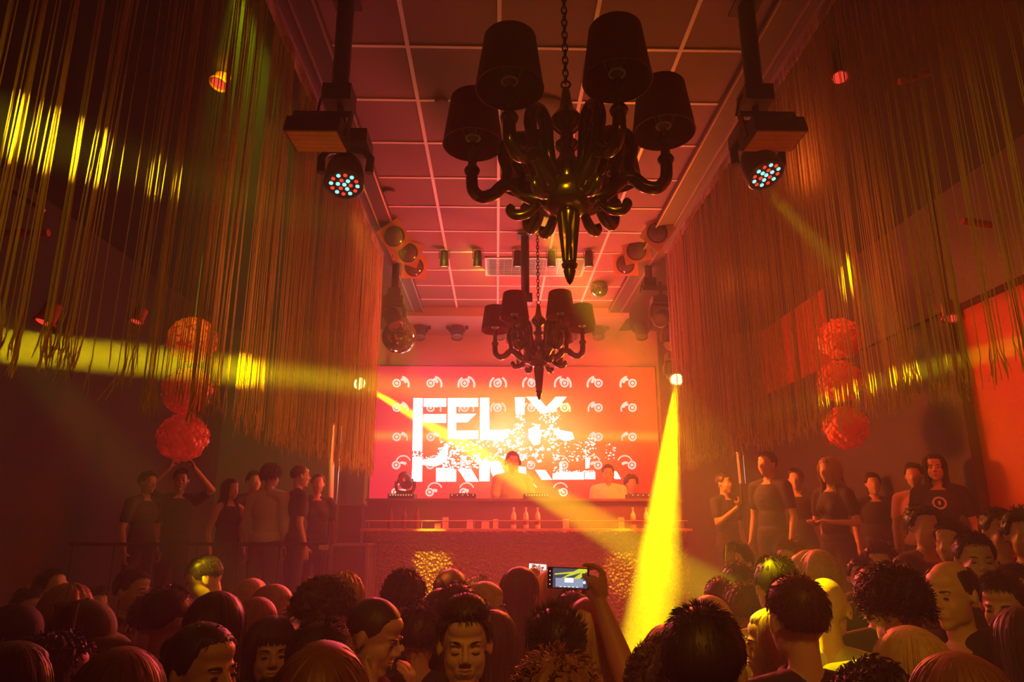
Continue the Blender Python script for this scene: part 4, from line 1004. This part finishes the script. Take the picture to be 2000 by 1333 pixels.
CROWD = [
 # left bottom
 (38, 1180, 2.7, 75, 'man in flat dark hat, profile to the right, at the far left edge', dict(hair='buzz', hc='black', hat='black', hp=5, near=True)),
 (60, 1150, 4.0, 60, 'short-haired person with glasses and red-lit face behind the man in flat dark hat', dict(hair='short', extra=('glasses',))),
 (92, 1118, 4.6, 80, 'person tilting the face up in profile, top of the crowd at far left', dict(hair='short', hp=-22)),
 (135, 1148, 3.3, 160, 'person with auburn wavy hair seen from behind, left of the cap wearer', dict(hair='wavy', hc='auburn', fem=True)),
 (190, 1148, 4.7, 50, 'small bespectacled man with red-lit face above the green cap', dict(hair='short', extra=('glasses',))),
 (172, 1172, 2.55, 80, 'man in green-lit cap and round glasses, profile to the right', dict(hair='buzz', hat='olive', hp=4, extra=('glasses', 'eyes'), near=True, hs=1.1)),
 (262, 1112, 4.2, 75, 'short-haired man smiling to the right beside a bright yellow collar spot', dict(hair='fade', hc='brown', near=True)),
 (330, 1150, 3.0, 150, 'dark-haired man seen from behind with one ear showing, left of a long-haired woman', dict(hair='short', hc='black')),
 (398, 1217, 2.05, 62, 'woman with dark pinned hair gazing right, large in the lower left', dict(hair='bun', hc='black', fem=True, near=True, extra=('eyes',))),
 (425, 1160, 2.75, 170, 'woman with very long dark red-rimmed hair seen from behind', dict(hair='long', hc='dark', fem=True)),
 (238, 1272, 1.75, 185, 'woman with dark red hair seen from behind at the lower left frame edge', dict(hair='long', hc='red', fem=True, near=True)),
 (388, 1092, 4.3, -75, 'man bending forward with face and neck lit bright yellow', dict(hair='fade', hc='dark', hp=28, near=True, top='brown')),
 (492, 1134, 4.0, 180, 'woman with blond bob lit bright yellow, seen from behind', dict(hair='bob', hc='blond', fem=True)),
 (540, 1146, 3.9, 80, 'fair-haired woman with glasses in profile to the right', dict(hair='bob', hc='fair', fem=True, extra=('glasses',), near=True, hp=8)),
 (503, 1170, 3.3, 175, 'woman with straight reddish hair seen from behind, below the yellow-lit bob', dict(hair='long', hc='auburn', fem=True)),
 (532, 1208, 2.75, 25, 'woman with dark fringe over her eyes looking towards the camera', dict(hair='longbangs', hc='black', fem=True, near=True, extra=('eyes',))),
 (672, 1124, 3.8, 185, 'woman with shoulder-length fair hair, rear of the curly bending man', dict(hair='wavy', hc='fair', fem=True, near=True)),
 (655, 1152, 2.8, 75, 'curly brown-haired man bending his head down to the right', dict(hair='curly', hc='brown', hp=30, near=True)),
 (628, 1217, 2.2, 145, 'short dark-haired man from behind, turned right, below the curly man', dict(hair='short', hc='black', near=True)),
 (625, 1276, 1.55, 5, 'person with reddish parted hair and bare forehead at the lower frame edge', dict(hair='long', hc='red', fem=True, near=True, hp=22)),
 (750, 1170, 2.6, 75, 'woman with shaved sides and a large hoop earring, hand to her neck', dict(hair='buzz', hc='dark', fem=True, near=True, hp=20, extra=('hoopL',), arms='neck,chin', style='tank', top='pink')),
 (790, 1124, 3.8, 165, 'woman with dark curly hair and pale tank top seen from behind', dict(hair='curly', hc='black', fem=True, top='white', style='tank')),
 (880, 1112, 3.9, 150, 'person with a dark bun against the booth, left of centre', dict(hair='bun', hc='black', fem=True, seed=2)),
 (862, 1150, 3.5, 170, 'dark ponytailed woman from behind beside the flat-topped short-haired man', dict(hair='pony', hc='black', fem=True)),
 (893, 1142, 3.0, 175, 'short-haired man from behind, right behind the man with closed eyes', dict(hair='short', hc='brown', seed=4)),
 (934, 1128, 4.0, 100, 'person with flat dark hair behind the fair bespectacled woman', dict(hair='short', hc='dark')),
 (946, 1141, 3.5, 75, 'fair-haired woman with thin glasses in profile behind the man with closed eyes', dict(hair='bob', hc='fair', fem=True, extra=('glasses',), near=True)),
 (909, 1176, 2.15, 4, 'man facing the camera with eyes closed and short tousled hair', dict(hair='quiff', hc='brown', near=True, vox=.0045, hp=3, top='white', skin='skin3', extra=('shut',))),
 (965, 1196, 2.9, 170, 'woman with long brown hair over her back, right of the man with closed eyes', dict(hair='long', hc='brown', fem=True)),
 (1015, 1110, 3.6, 140, 'woman with sweeping long dark hair in front of the booth centre', dict(hair='long', hc='brown', fem=True, seed=3, arms='down,down')),
 (1074, 1116, 4.1, 185, 'woman with long auburn hair holding up the smaller white phone', dict(hair='long', hc='auburn', fem=True, seed=5, arms='down,phone', near=True)),
 (1085, 1193, 2.1, 180, 'man with spiky dark hair seen from behind', dict(hair='spiky', hc='dark', near=True, skin='skin2')),
 (1090, 1296, 1.6, 185, 'person with smooth reddish-brown hair at the bottom edge below the spiky man', dict(hair='medium', hc='auburn', near=True)),
 (1118, 1156, 3.5, 180, 'dark short-haired person between the raised phone and the blond hair', dict(hair='short', hc='dark', seed=6)),
 (1152, 1172, 2.6, 185, 'woman with long streaked blond hair seen from behind, under the raised phone', dict(hair='long', hc='blond', fem=True, near=True, seed=1)),
 (1300, 1272, 1.9, 178, 'man with curly brown hair at the bottom edge in the yellow beam', dict(hair='curly', hc='brown', near=True)),
 (1368, 1189, 1.85, 160, 'dark short-haired man from behind, nearest one right of the yellow beam', dict(hair='short', hc='black', near=True, hy=-10)),
 (1302, 1226, 2.8, 170, 'blond woman washed out inside the yellow beam', dict(hair='bob', hc='blond', fem=True)),
 (1385, 1168, 3.5, 180, 'blond woman with smooth parted hair behind the nearest dark-haired man', dict(hair='bob', hc='blond', fem=True, seed=2)),
 (1406, 1132, 3.9, 180, 'person with rounded short hair rimmed red, left of the collared man', dict(hair='short', hc='brown', seed=8)),
 (1440, 1104, 4.4, 180, 'short-haired person farther back behind the red-rimmed heads', dict(hair='medium', hc='dark')),
 (1452, 1144, 3.6, 180, 'person with dark round hair directly left of the collared man', dict(hair='medium', hc='brown', seed=3)),
 (1514, 1089, 3.1, 180, 'tall man in beige collared shirt seen from behind', dict(hair='short', hc='dark', top='beige', style='collar', seed=9)),
 (1553, 1128, 2.25, 182, 'man in black shirt with faded neckline haircut, seen from behind', dict(hair='fade', hc='brown', near=True, style='collar', skin='skin3', seed=1)),
 (1512, 1192, 2.55, -100, 'woman with long blond hair lit brilliant yellow beside the black shirt', dict(hair='long', hc='blond', fem=True, near=True, seed=4)),
 (1608, 1124, 2.9, 150, 'bald man with glasses and pale t-shirt turned away to the right', dict(hair=None, extra=('glasses',), near=True, top='white', skin='skin3')),
 (1545, 1057, 4.6, -60, 'person with red-lit face in profile to the left at the right podium edge', dict(hair='short', hc='red')),
 (1577, 1070, 4.3, -75, 'bald man in profile to the left with red-lit forehead', dict(hair=None)),
 (1598, 1078, 4.0, 175, 'woman with straight hair catching pink light next to the bald profile', dict(hair='bob', hc='fair', fem=True, seed=6)),
 (1440, 1062, 4.7, -50, 'person in profile holding a glass, right of the yellow beam', dict(hair='short', hc='dark', arms='chin,down')),
 (1742, 1122, 2.35, 150, 'man with big messy curly hair and a silver neck chain', dict(hair='bigcurl', hc='dark', near=True, top='olive', hp=25, extra=('chainlet',))),
 (1777, 1232, 2.0, 180, 'woman with smooth straight blond hair seen from behind, lower right', dict(hair='bob', hc='blond', fem=True, near=True, seed=7)),
 (1872, 1284, 1.7, 185, 'woman with reddish straight hair at the bottom right frame edge', dict(hair='longbangs', hc='auburn', fem=True, near=True, seed=2)),
 (1712, 1316, 1.85, 180, 'person whose dark curls just show at the bottom edge', dict(hair='curly', hc='black', seed=5)),
 (1848, 1092, 2.95, -65, 'bearded balding man in black, profile to the left', dict(hair='balding', hc='black', near=True, hp=6, extra=('eyes',))),
 (1896, 1043, 3.7, -20, 'tall dark-haired man facing the camera behind the balding man', dict(hair='short', hc='black', near=True, extra=('eyes',))),
 (1948, 1122, 2.95, -50, 'dark-haired man with his hand raised to his mouth', dict(hair='short', hc='black', near=True, arms='down,chin', hp=10)),
 (1681, 1089, 4.3, -30, 'person with bright red-lit cheek, behind the curly-haired man', dict(hair='short', hc='dark', seed=3)),
 (1717, 1064, 4.6, -40, 'person with dim red-lit face below the right podium', dict(hair='medium', hc='dark', seed=4)),
 (1772, 1082, 4.0, -70, 'woman in profile to the left with pinned-up hair and red-lit face', dict(hair='bun', hc='dark', fem=True)),
 (1705, 1108, 3.3, 175, 'dark-haired person from behind, head between bald man and curly man', dict(hair='short', hc='dark', seed=5)),
 (1855, 1018, 4.6, -60, 'dim profile behind the tall dark-haired man', dict(hair='short', hc='black', seed=7)),
 (1943, 996, 4.6, -10, 'dim short-haired person standing high at the right edge', dict(hair='short', hc='black', seed=8)),
 (1992, 1000, 4.3, -30, 'person cut off by the right frame edge near the red wall', dict(hair='medium', hc='black', seed=9)),
 (1990, 1108, 3.4, -40, 'person with pink-lit cheek cut off at the right frame edge', dict(hair='short', hc='dark', seed=1)),
 (1990, 1190, 2.5, 160, 'long-haired person in the dark at the lower right frame edge', dict(hair='long', hc='dark', fem=True)),
 (22, 1260, 2.1, 150, 'long-haired person in the darkness at the lower left corner', dict(hair='long', hc='dark', fem=True, seed=9)),
 (105, 1245, 2.3, 120, 'dark figure holding a glinting glass at lower left', dict(hair='medium', hc='black', arms='hold,down')),
 (300, 1165, 3.6, 165, 'dim dark-haired person between the smiling man and the rear-view man', dict(hair='medium', hc='black', seed=2)),
 (820, 1186, 3.0, 185, 'dark head in shadow between the hoop-earring woman and the man with closed eyes', dict(hair='medium', hc='black', seed=6)),
]
# keep neighbours from standing inside one another: shift them along their line of sight only
YS = [c[2] for c in CROWD]
for it in range(60):
    for i in range(len(CROWD)):
        for j in range(i):
            a, b = at(CROWD[i][0], CROWD[i][1], YS[i]), at(CROWD[j][0], CROWD[j][1], YS[j])
            dx, dy = a.x - b.x, a.y - b.y
            if abs(dx) < .40 and abs(dy) < .27 * (1 - .4 * abs(dx) / .4):
                k = .012 * (1 if dy >= 0 else -1)
                for q, sg in ((i, k), (j, -k)):
                    ny = YS[q] + sg; z = at(CROWD[q][0], CROWD[q][1], ny).z
                    if abs(ny - CROWD[q][2]) < .36 and 1.42 < z < 2.0 and ny < (4.78 if CROWD[q][0] > 1400 else 6): YS[q] = ny
for i, (px, py, Y, yaw, lab, kw) in enumerate(CROWD):
    Y = YS[i]
    person(px, py, Y, yaw, lab, **kw)
# podium and stage people
G1, G2 = 'people on the left podium', 'people on the right podium'
for px, py, Y, yaw, lab, kw in (
 (290, 922, 7.6, 70, 'short-haired man at the far left of the left podium', dict(hair='short', top='navy')),
 (356, 918, 7.9, 24, 'photographer in black holding a camera with flash above his head', dict(hair='short', arms='camera,camera', near=True)),
 (452, 936, 7.7, 60, 'woman in dark top smiling right on the left podium', dict(hair='long', hc='dark', fem=True, style='tank')),
 (497, 921, 8.2, 45, 'dark-haired man behind the pale shirt, facing right', dict(hair='short', top='black')),
 (530, 911, 7.7, 165, 'man in loose pale shirt seen from behind on the left podium', dict(hair='curly', hc='dark', top='white', sleeve='long', style='loose', pants='grey', near=True)),
 (586, 908, 7.7, 120, 'bald man in dark t-shirt looking right on the left podium', dict(hair='buzz', hc='brown', top='black', near=True)),
 (622, 926, 8.4, 20, 'woman standing by the silver tube, partly hidden', dict(hair='pony', hc='dark', fem=True))):
    person(px, py, Y, yaw, lab, floor=.84, group=G1, **kw)
for px, py, Y, yaw, lab, kw in (
 (1497, 883, 7.4, -60, 'man in black t-shirt at the left of the right podium', dict(hair='short')),
 (1618, 896, 6.8, -65, 'woman with light hair talking with bent arms on the right podium', dict(hair='wavy', hc='fair', fem=True, arms='bent,bent')),
 (1552, 916, 8.0, -30, 'dim person between the two taller figures on the right podium', dict(hair='short')),
 (1782, 906, 6.72, -40, 'person in pale patterned top leaning on the taller woman', dict(hair='short', top='pink', fem=True)),
 (1822, 888, 6.3, -35, 'woman in black t-shirt with round white print on the right podium', dict(hair='long', hc='black', fem=True, arms='bent,down', near=True)),
 (1702, 925, 7.6, -20, 'barely visible dark figure in the middle of the right podium', dict(hair='short')),
 (1412, 925, 8.3, 30, 'dim figure at the stage end of the right podium holding a glass', dict(hair='short', arms='hold,down'))):
    person(px, py, Y, yaw, lab, floor=.84, group=G2, **kw)
person(1798, 990, 5.15, -10, 'person standing below the woman with the white print, dim face', hair='medium', hc='dark', top='brown')
DJ = person(1001, 884, 9.5, 8, 'DJ in pale shirt wearing headphones, behind the desk', hair='short', hc='dark', top='white', floor=1.0, near=True, arms='desk,desk', sleeve='short', style='loose', group='people on the stage')
person(1187, 909, 9.6, -8, 'second man in pale t-shirt at the right of the DJ', hair='fade', hc='black', top='white', floor=1.0, near=True, style='loose', group='people on the stage')
person(1232, 930, 9.9, 10, 'dark-haired person half hidden by the desk right of the second man', hair='curly', hc='dark', top='black', floor=1.0, group='people on the stage')
# DJ headphones rest on the head
def headphones(p):
    H = head_matrix(0, 0, 0); m = MB()
    t = obj('headphones', MB().tube([(.088 * math.sin(a), .012, .025 + .105 * math.cos(a)) for a in [math.radians(-95 + 19 * i) for i in range(11)]], .009, 8).mesh('headband', M['black']))
    t.parent = p; t.matrix_local = H
    for s in (-1, 1): obj('ear_cup', MB().lathe([(.0, -.014), (.034, -.012), (.04, 0), (.034, .016), (.0, .018)], 20, (s * .092, .012, -.002), rotm((s, 0, 0))).mesh('ear_cup', M['black']), t)
headphones(DJ)

# round white print on the black t-shirt
PR = [o for o in COL.objects if o.get('label', '').startswith('woman in black t-shirt with round')][0]
k = MB()
for i in range(24):
    a, b = 6.2832 * i / 24, 6.2832 * (i + 1) / 24
    def q(an, r): x, z = r * math.cos(an), 1.29 + r * math.sin(an); return (x + .0, -.150 - .012 * (1 - (x / .08) ** 2) , z)
    k.add([q(a, .04), q(b, .04), q(b, .056), q(a, .056)], [(0, 1, 2, 3)])
k.ball((0, -.158, 1.29), (.012, .004, .02), 10, 8)
obj('shirt_print', k.mesh('shirt_print', M['cl_white']), PR)

# photographer's camera with flash, raised in both hands
PH = [o for o in COL.objects if o.get('label', '').startswith('photographer')][0]
bpy.context.view_layer.update()
cp = PH.matrix_world @ Vector((0, -.20, 1.86))
t = empty('camera', cp, 'black photo camera with tall flash held above the photographer', 'camera', rot=(0, 0, math.radians(24)))
MB().box((0, 0, 0), (.15, .07, .1)).box((0, -.01, .06), (.06, .06, .04)).box((-.06, -.01, .0), (.04, .085, .11)).build('body', M['black'], t, smooth=False)
MB().lathe([(.035, 0), (.04, .03), (.042, .1), (.045, .12), (.0, .118)], 20, (0, -.03, 0), Matrix.Rotation(math.pi / 2, 3, 'X')).build('lens', M['black'], t)
MB().box((0, 0, .12), (.05, .04, .09)).box((0, -.02, .20), (.075, .1, .06), Matrix.Rotation(.5, 3, 'X')).box((0, -.04, .26), (.09, .07, .09), Matrix.Rotation(.5, 3, 'X')).build('flash', M['black'], t, smooth=False)
MB().box((.14, 0, .12), (.055, .02, .065)).box((.11, 0, .05), (.02, .02, .08)).build('bounce_card', M['white_tube'], t, smooth=False)

# raised forearm with the phone; its owner stands below the picture edge
FY = 2.45
hw = at(1172, 1178, FY); el = at(1232, 1345, FY - .12)
b = MB(); H = head_matrix(0, 0, 0)
# owner: body built in world space, facing the stage
ox, oy = el.x + .10, FY - .42
def W3(v): return Vector((ox - v[0], oy - v[1], v[2]))
hm = MB(); head_prims(hm, False); sc_ = .9
def add_local(mb_): b.add([W3(Vector(v) * sc_) for v in mb_.v], [tuple(reversed(f)) for f in mb_.f])
t_ = MB(); t_.add([H @ Vector(v) for v in hm.v], hm.f); cap_(t_, (0, .03, 1.56), .052, (0, .02, 1.42), .058)
for s in (-1, 1):
    cap_(t_, (s * .03, .022, 1.44), .045, (s * .165, .015, 1.395), .045)
    cap_(t_, (s * .085, .01, .9), .085, (s * .095, 0, .49), .055); cap_(t_, (s * .095, 0, .49), .053, (s * .1, .02, .08), .036); t_.ball((s * .105, -.04, .035), (.042, .12, .034))
t_.ball((0, .005, 1.26), (.16, .105, .19)); t_.ball((0, 0, 1.07), (.13, .095, .16)); t_.ball((0, .01, .94), (.16, .11, .12))
sh_, e_, w_, hd_, hn_ = arm_pose('down', 1); cap_(t_, sh_, .05, e_, .038); cap_(t_, e_, .038, w_, .025); hand(t_, w_, hd_, hn_, .35, 1)
add_local(t_)
shw = W3(Vector((.185, .01, 1.385)) * sc_)
cap_(b, shw, .048, el, .043, 16)
mid = el.lerp(hw, .35)
cap_(b, el, .043, mid, .041, 16); cap_(b, mid, .041, hw, .0255, 16)
ph_c = at(1110, 1130, FY)               # phone centre
hd0 = (at(1150, 1128, FY) - hw).normalized()
# hand: palm behind the phone's right end, fingers curled over the top, thumb in front
pw = hw + hd0 * .005
view = (hw - CAM).normalized()
R = Matrix((hd0.cross(view).normalized(), hd0, hd0.cross(view).normalized().cross(hd0))).transposed()
b.ball(hw + hd0 * .05, (.036, .05, .017), 14, 10, R)
top_ = [((1178, 1140), (1172, 1112), (1158, 1103), (1140, 1104), .006), ((1183, 1148), (1179, 1120), (1166, 1109), (1150, 1110), .014), ((1184, 1160), (1176, 1150), (1160, 1146), (1146, 1148), .016), ((1178, 1168), (1166, 1160), (1150, 1156), (1138, 1156), .014)]
for a0, a1, a2, a3, back in top_:
    q = [at(*a0, FY + .004), at(*a1, FY + back), at(*a2, FY + back + .004), at(*a3, FY + back)]
    for i in range(3): cap_(b, q[i], .0095 - i * .0007, q[i + 1], .0088 - i * .0007, 8)
q = [at(1168, 1160, FY - .01), at(1154, 1138, FY - .026), at(1140, 1124, FY - .020)]
cap_(b, q[0], .0125, q[1], .0105, 8); cap_(b, q[1], .0105, q[2], .0085, 8)
o = obj('person', remesh(b, 'person', M['skin2'], .0055, 1)); tag(o, 'person just below the picture edge raising a bare arm to film with the large phone', 'person')
c0 = shirt_mesh((False, 'down', 'down'), 'short', 'tank', .012)
c = obj('shirt', c0, o); c.matrix_local = Matrix.Translation((ox, oy, 0)) @ Matrix.Rotation(math.pi, 4, 'Z') @ Matrix.Scale(sc_, 4); slotset(c, M['cl_grey'])
c = obj('trousers', trouser_mesh(), o); c.matrix_local = Matrix.Translation((ox, oy, 0)) @ Matrix.Rotation(math.pi, 4, 'Z') @ Matrix.Scale(sc_, 4); slotset(c, M['cl_denim'])
c = obj('hair', hair_mesh('short', 12, False), o); c.matrix_local = Matrix.Translation((ox, oy, 0)) @ Matrix.Rotation(math.pi, 4, 'Z') @ Matrix.Scale(sc_, 4) @ H; slotset(c, M['hair_dark'])
# phones
def phone(pc, w_, h_, roll, label, big):
    t = empty('phone', pc, label, 'phone'); d = (CAM - pc).normalized()
    R = d.to_track_quat('Z', 'Y').to_matrix() @ Matrix.Rotation(roll, 3, 'Z'); t.rotation_euler = R.to_euler()
    MB().box((0, 0, 0), (w_, h_, .008)).build('case', M['black'], t, smooth=False)
    m = bpy.data.materials.new('phone_screen'); m.use_nodes = True; n_ = m.node_tree; n_.nodes.clear(); o_ = n_.nodes.new('ShaderNodeOutputMaterial'); e_ = n_.nodes.new('ShaderNodeEmission'); n_.links.new(e_.outputs[0], o_.inputs[0])
    if big:
        sw, sh2 = w_ * .82, h_ * .90
        base = mat('phone_picture', (0, 0, 0), .4, emis=(.06, .07, .11), es=1.0)
        MB().box((w_ * .04, 0, .0042), (sw, sh2, .001)).build('screen', base, t, smooth=False)
        pm = mat('phone_icon', (0, 0, 0), .4, emis=(1, 1, 1), es=1.1); py_ = mat('phone_yellow', (0, 0, 0), .4, emis=(.75, .8, .05), es=.9); pg = mat('phone_grey', (0, 0, 0), .4, emis=(.3, .36, .5), es=1.0)
        k = MB(); z = .005
        def tri(pts, mi): k.add([(x * sw + w_ * .04, y * sh2, z) for x, y in pts], [tuple(range(len(pts)))], mi)
        tri([(-.42, -.45), (.38, -.45), (.38, -.02), (-.42, .0)], 2); tri([(-.3, -.05), (.45, .38), (.5, .5), (.25, .5)], 1); tri([(-.45, .15), (.5, .35), (.5, .45), (-.45, .22)], 1); tri([(.02, -.1), (.42, .42), (.5, .42), (.3, .0)], 1)
        z = .0055; tri([(-.16, -.22), (.1, -.22), (.1, .02), (-.16, .02)], 0)
        for x in (-.3, -.18, -.06, .06, .18): tri([(x, -.46), (x + .06, -.46), (x + .06, -.42), (x, -.42)], 0)
        k.lathe([(.005, .0055), (.0, .0056)], 14, (sw * .44 + w_ * .02, -.012, 0), mi=0)
        k.build('screen_picture', [pm, py_, pg], t, smooth=False)
        q = MB()
        for y in (-.3, -.1, .1, .3): q.lathe([(.0018, .0045), (.0, .0047)], 10, (-w_ * .44, y * h_, 0))
        q.build('camera_icon', pm, t, smooth=False)
    else:
        MB().box((0, 0, .0042), (w_ * .96, h_ * .92, .001)).build('screen', mat('phone_white', (0, 0, 0), .4, emis=(1, .93, .88), es=1.1), t, smooth=False)
        k = MB(); r2 = random.Random(4)
        for _ in range(46):
            x, y, s_ = r2.uniform(-.33, .3) * w_, r2.uniform(-.36, .34) * h_, r2.uniform(.003, .009)
            k.add([(x + s_ * math.cos(a), y + s_ * math.sin(a), .0052 + r2.random() * .0004) for a in (0, 1.3, 2.5, 3.8, 5)], [(0, 1, 2, 3, 4)], r2.randrange(3))
        k.build('screen_picture', [mat('pp1', (0, 0, 0), .4, emis=(.8, .25, .1), es=.8), mat('pp2', (0, 0, 0), .4, emis=(.2, .06, .05), es=.8), mat('pp3', (0, 0, 0), .4, emis=(.9, .5, .4), es=.8)], t, smooth=False)
    return t
phone(ph_c, .142, .070, -.03, 'large dark phone filming the stage, held high in the raised hand', True)
ow = [q for q in COL.objects if 'holding up the smaller white phone' in q.get('label', '')][0]
bpy.context.view_layer.update(); pc2 = ow.matrix_world @ Vector((.055, -.33, 1.72)); pc2 = at(1050, 1110, pc2.y)
phone(pc2, .112, .052, -.07, 'small bright phone with white screen held up left of the larger phone', False)
# drinks
def tumbler(pt, label, r=.032, h=.11):
    t = empty('drinking_glass', pt, label, 'glass', rot=(.2, .1, 0))
    g_ = mat('drink_glass', (.9, .85, .8), .03, spec=1.0, trans=.9)
    k = MB().lathe([(r * .8, 0), (r, h), (r * .93, h), (r * .74, .008), (.0, .008)], 20); k.build('glass', g_, t)
    return t
tumbler(at(122, 1252, 2.25), 'glinting drinking glass held at the lower left')
tumbler(at(1424, 1100, 4.45), 'drinking glass raised to the lips right of the yellow beam')
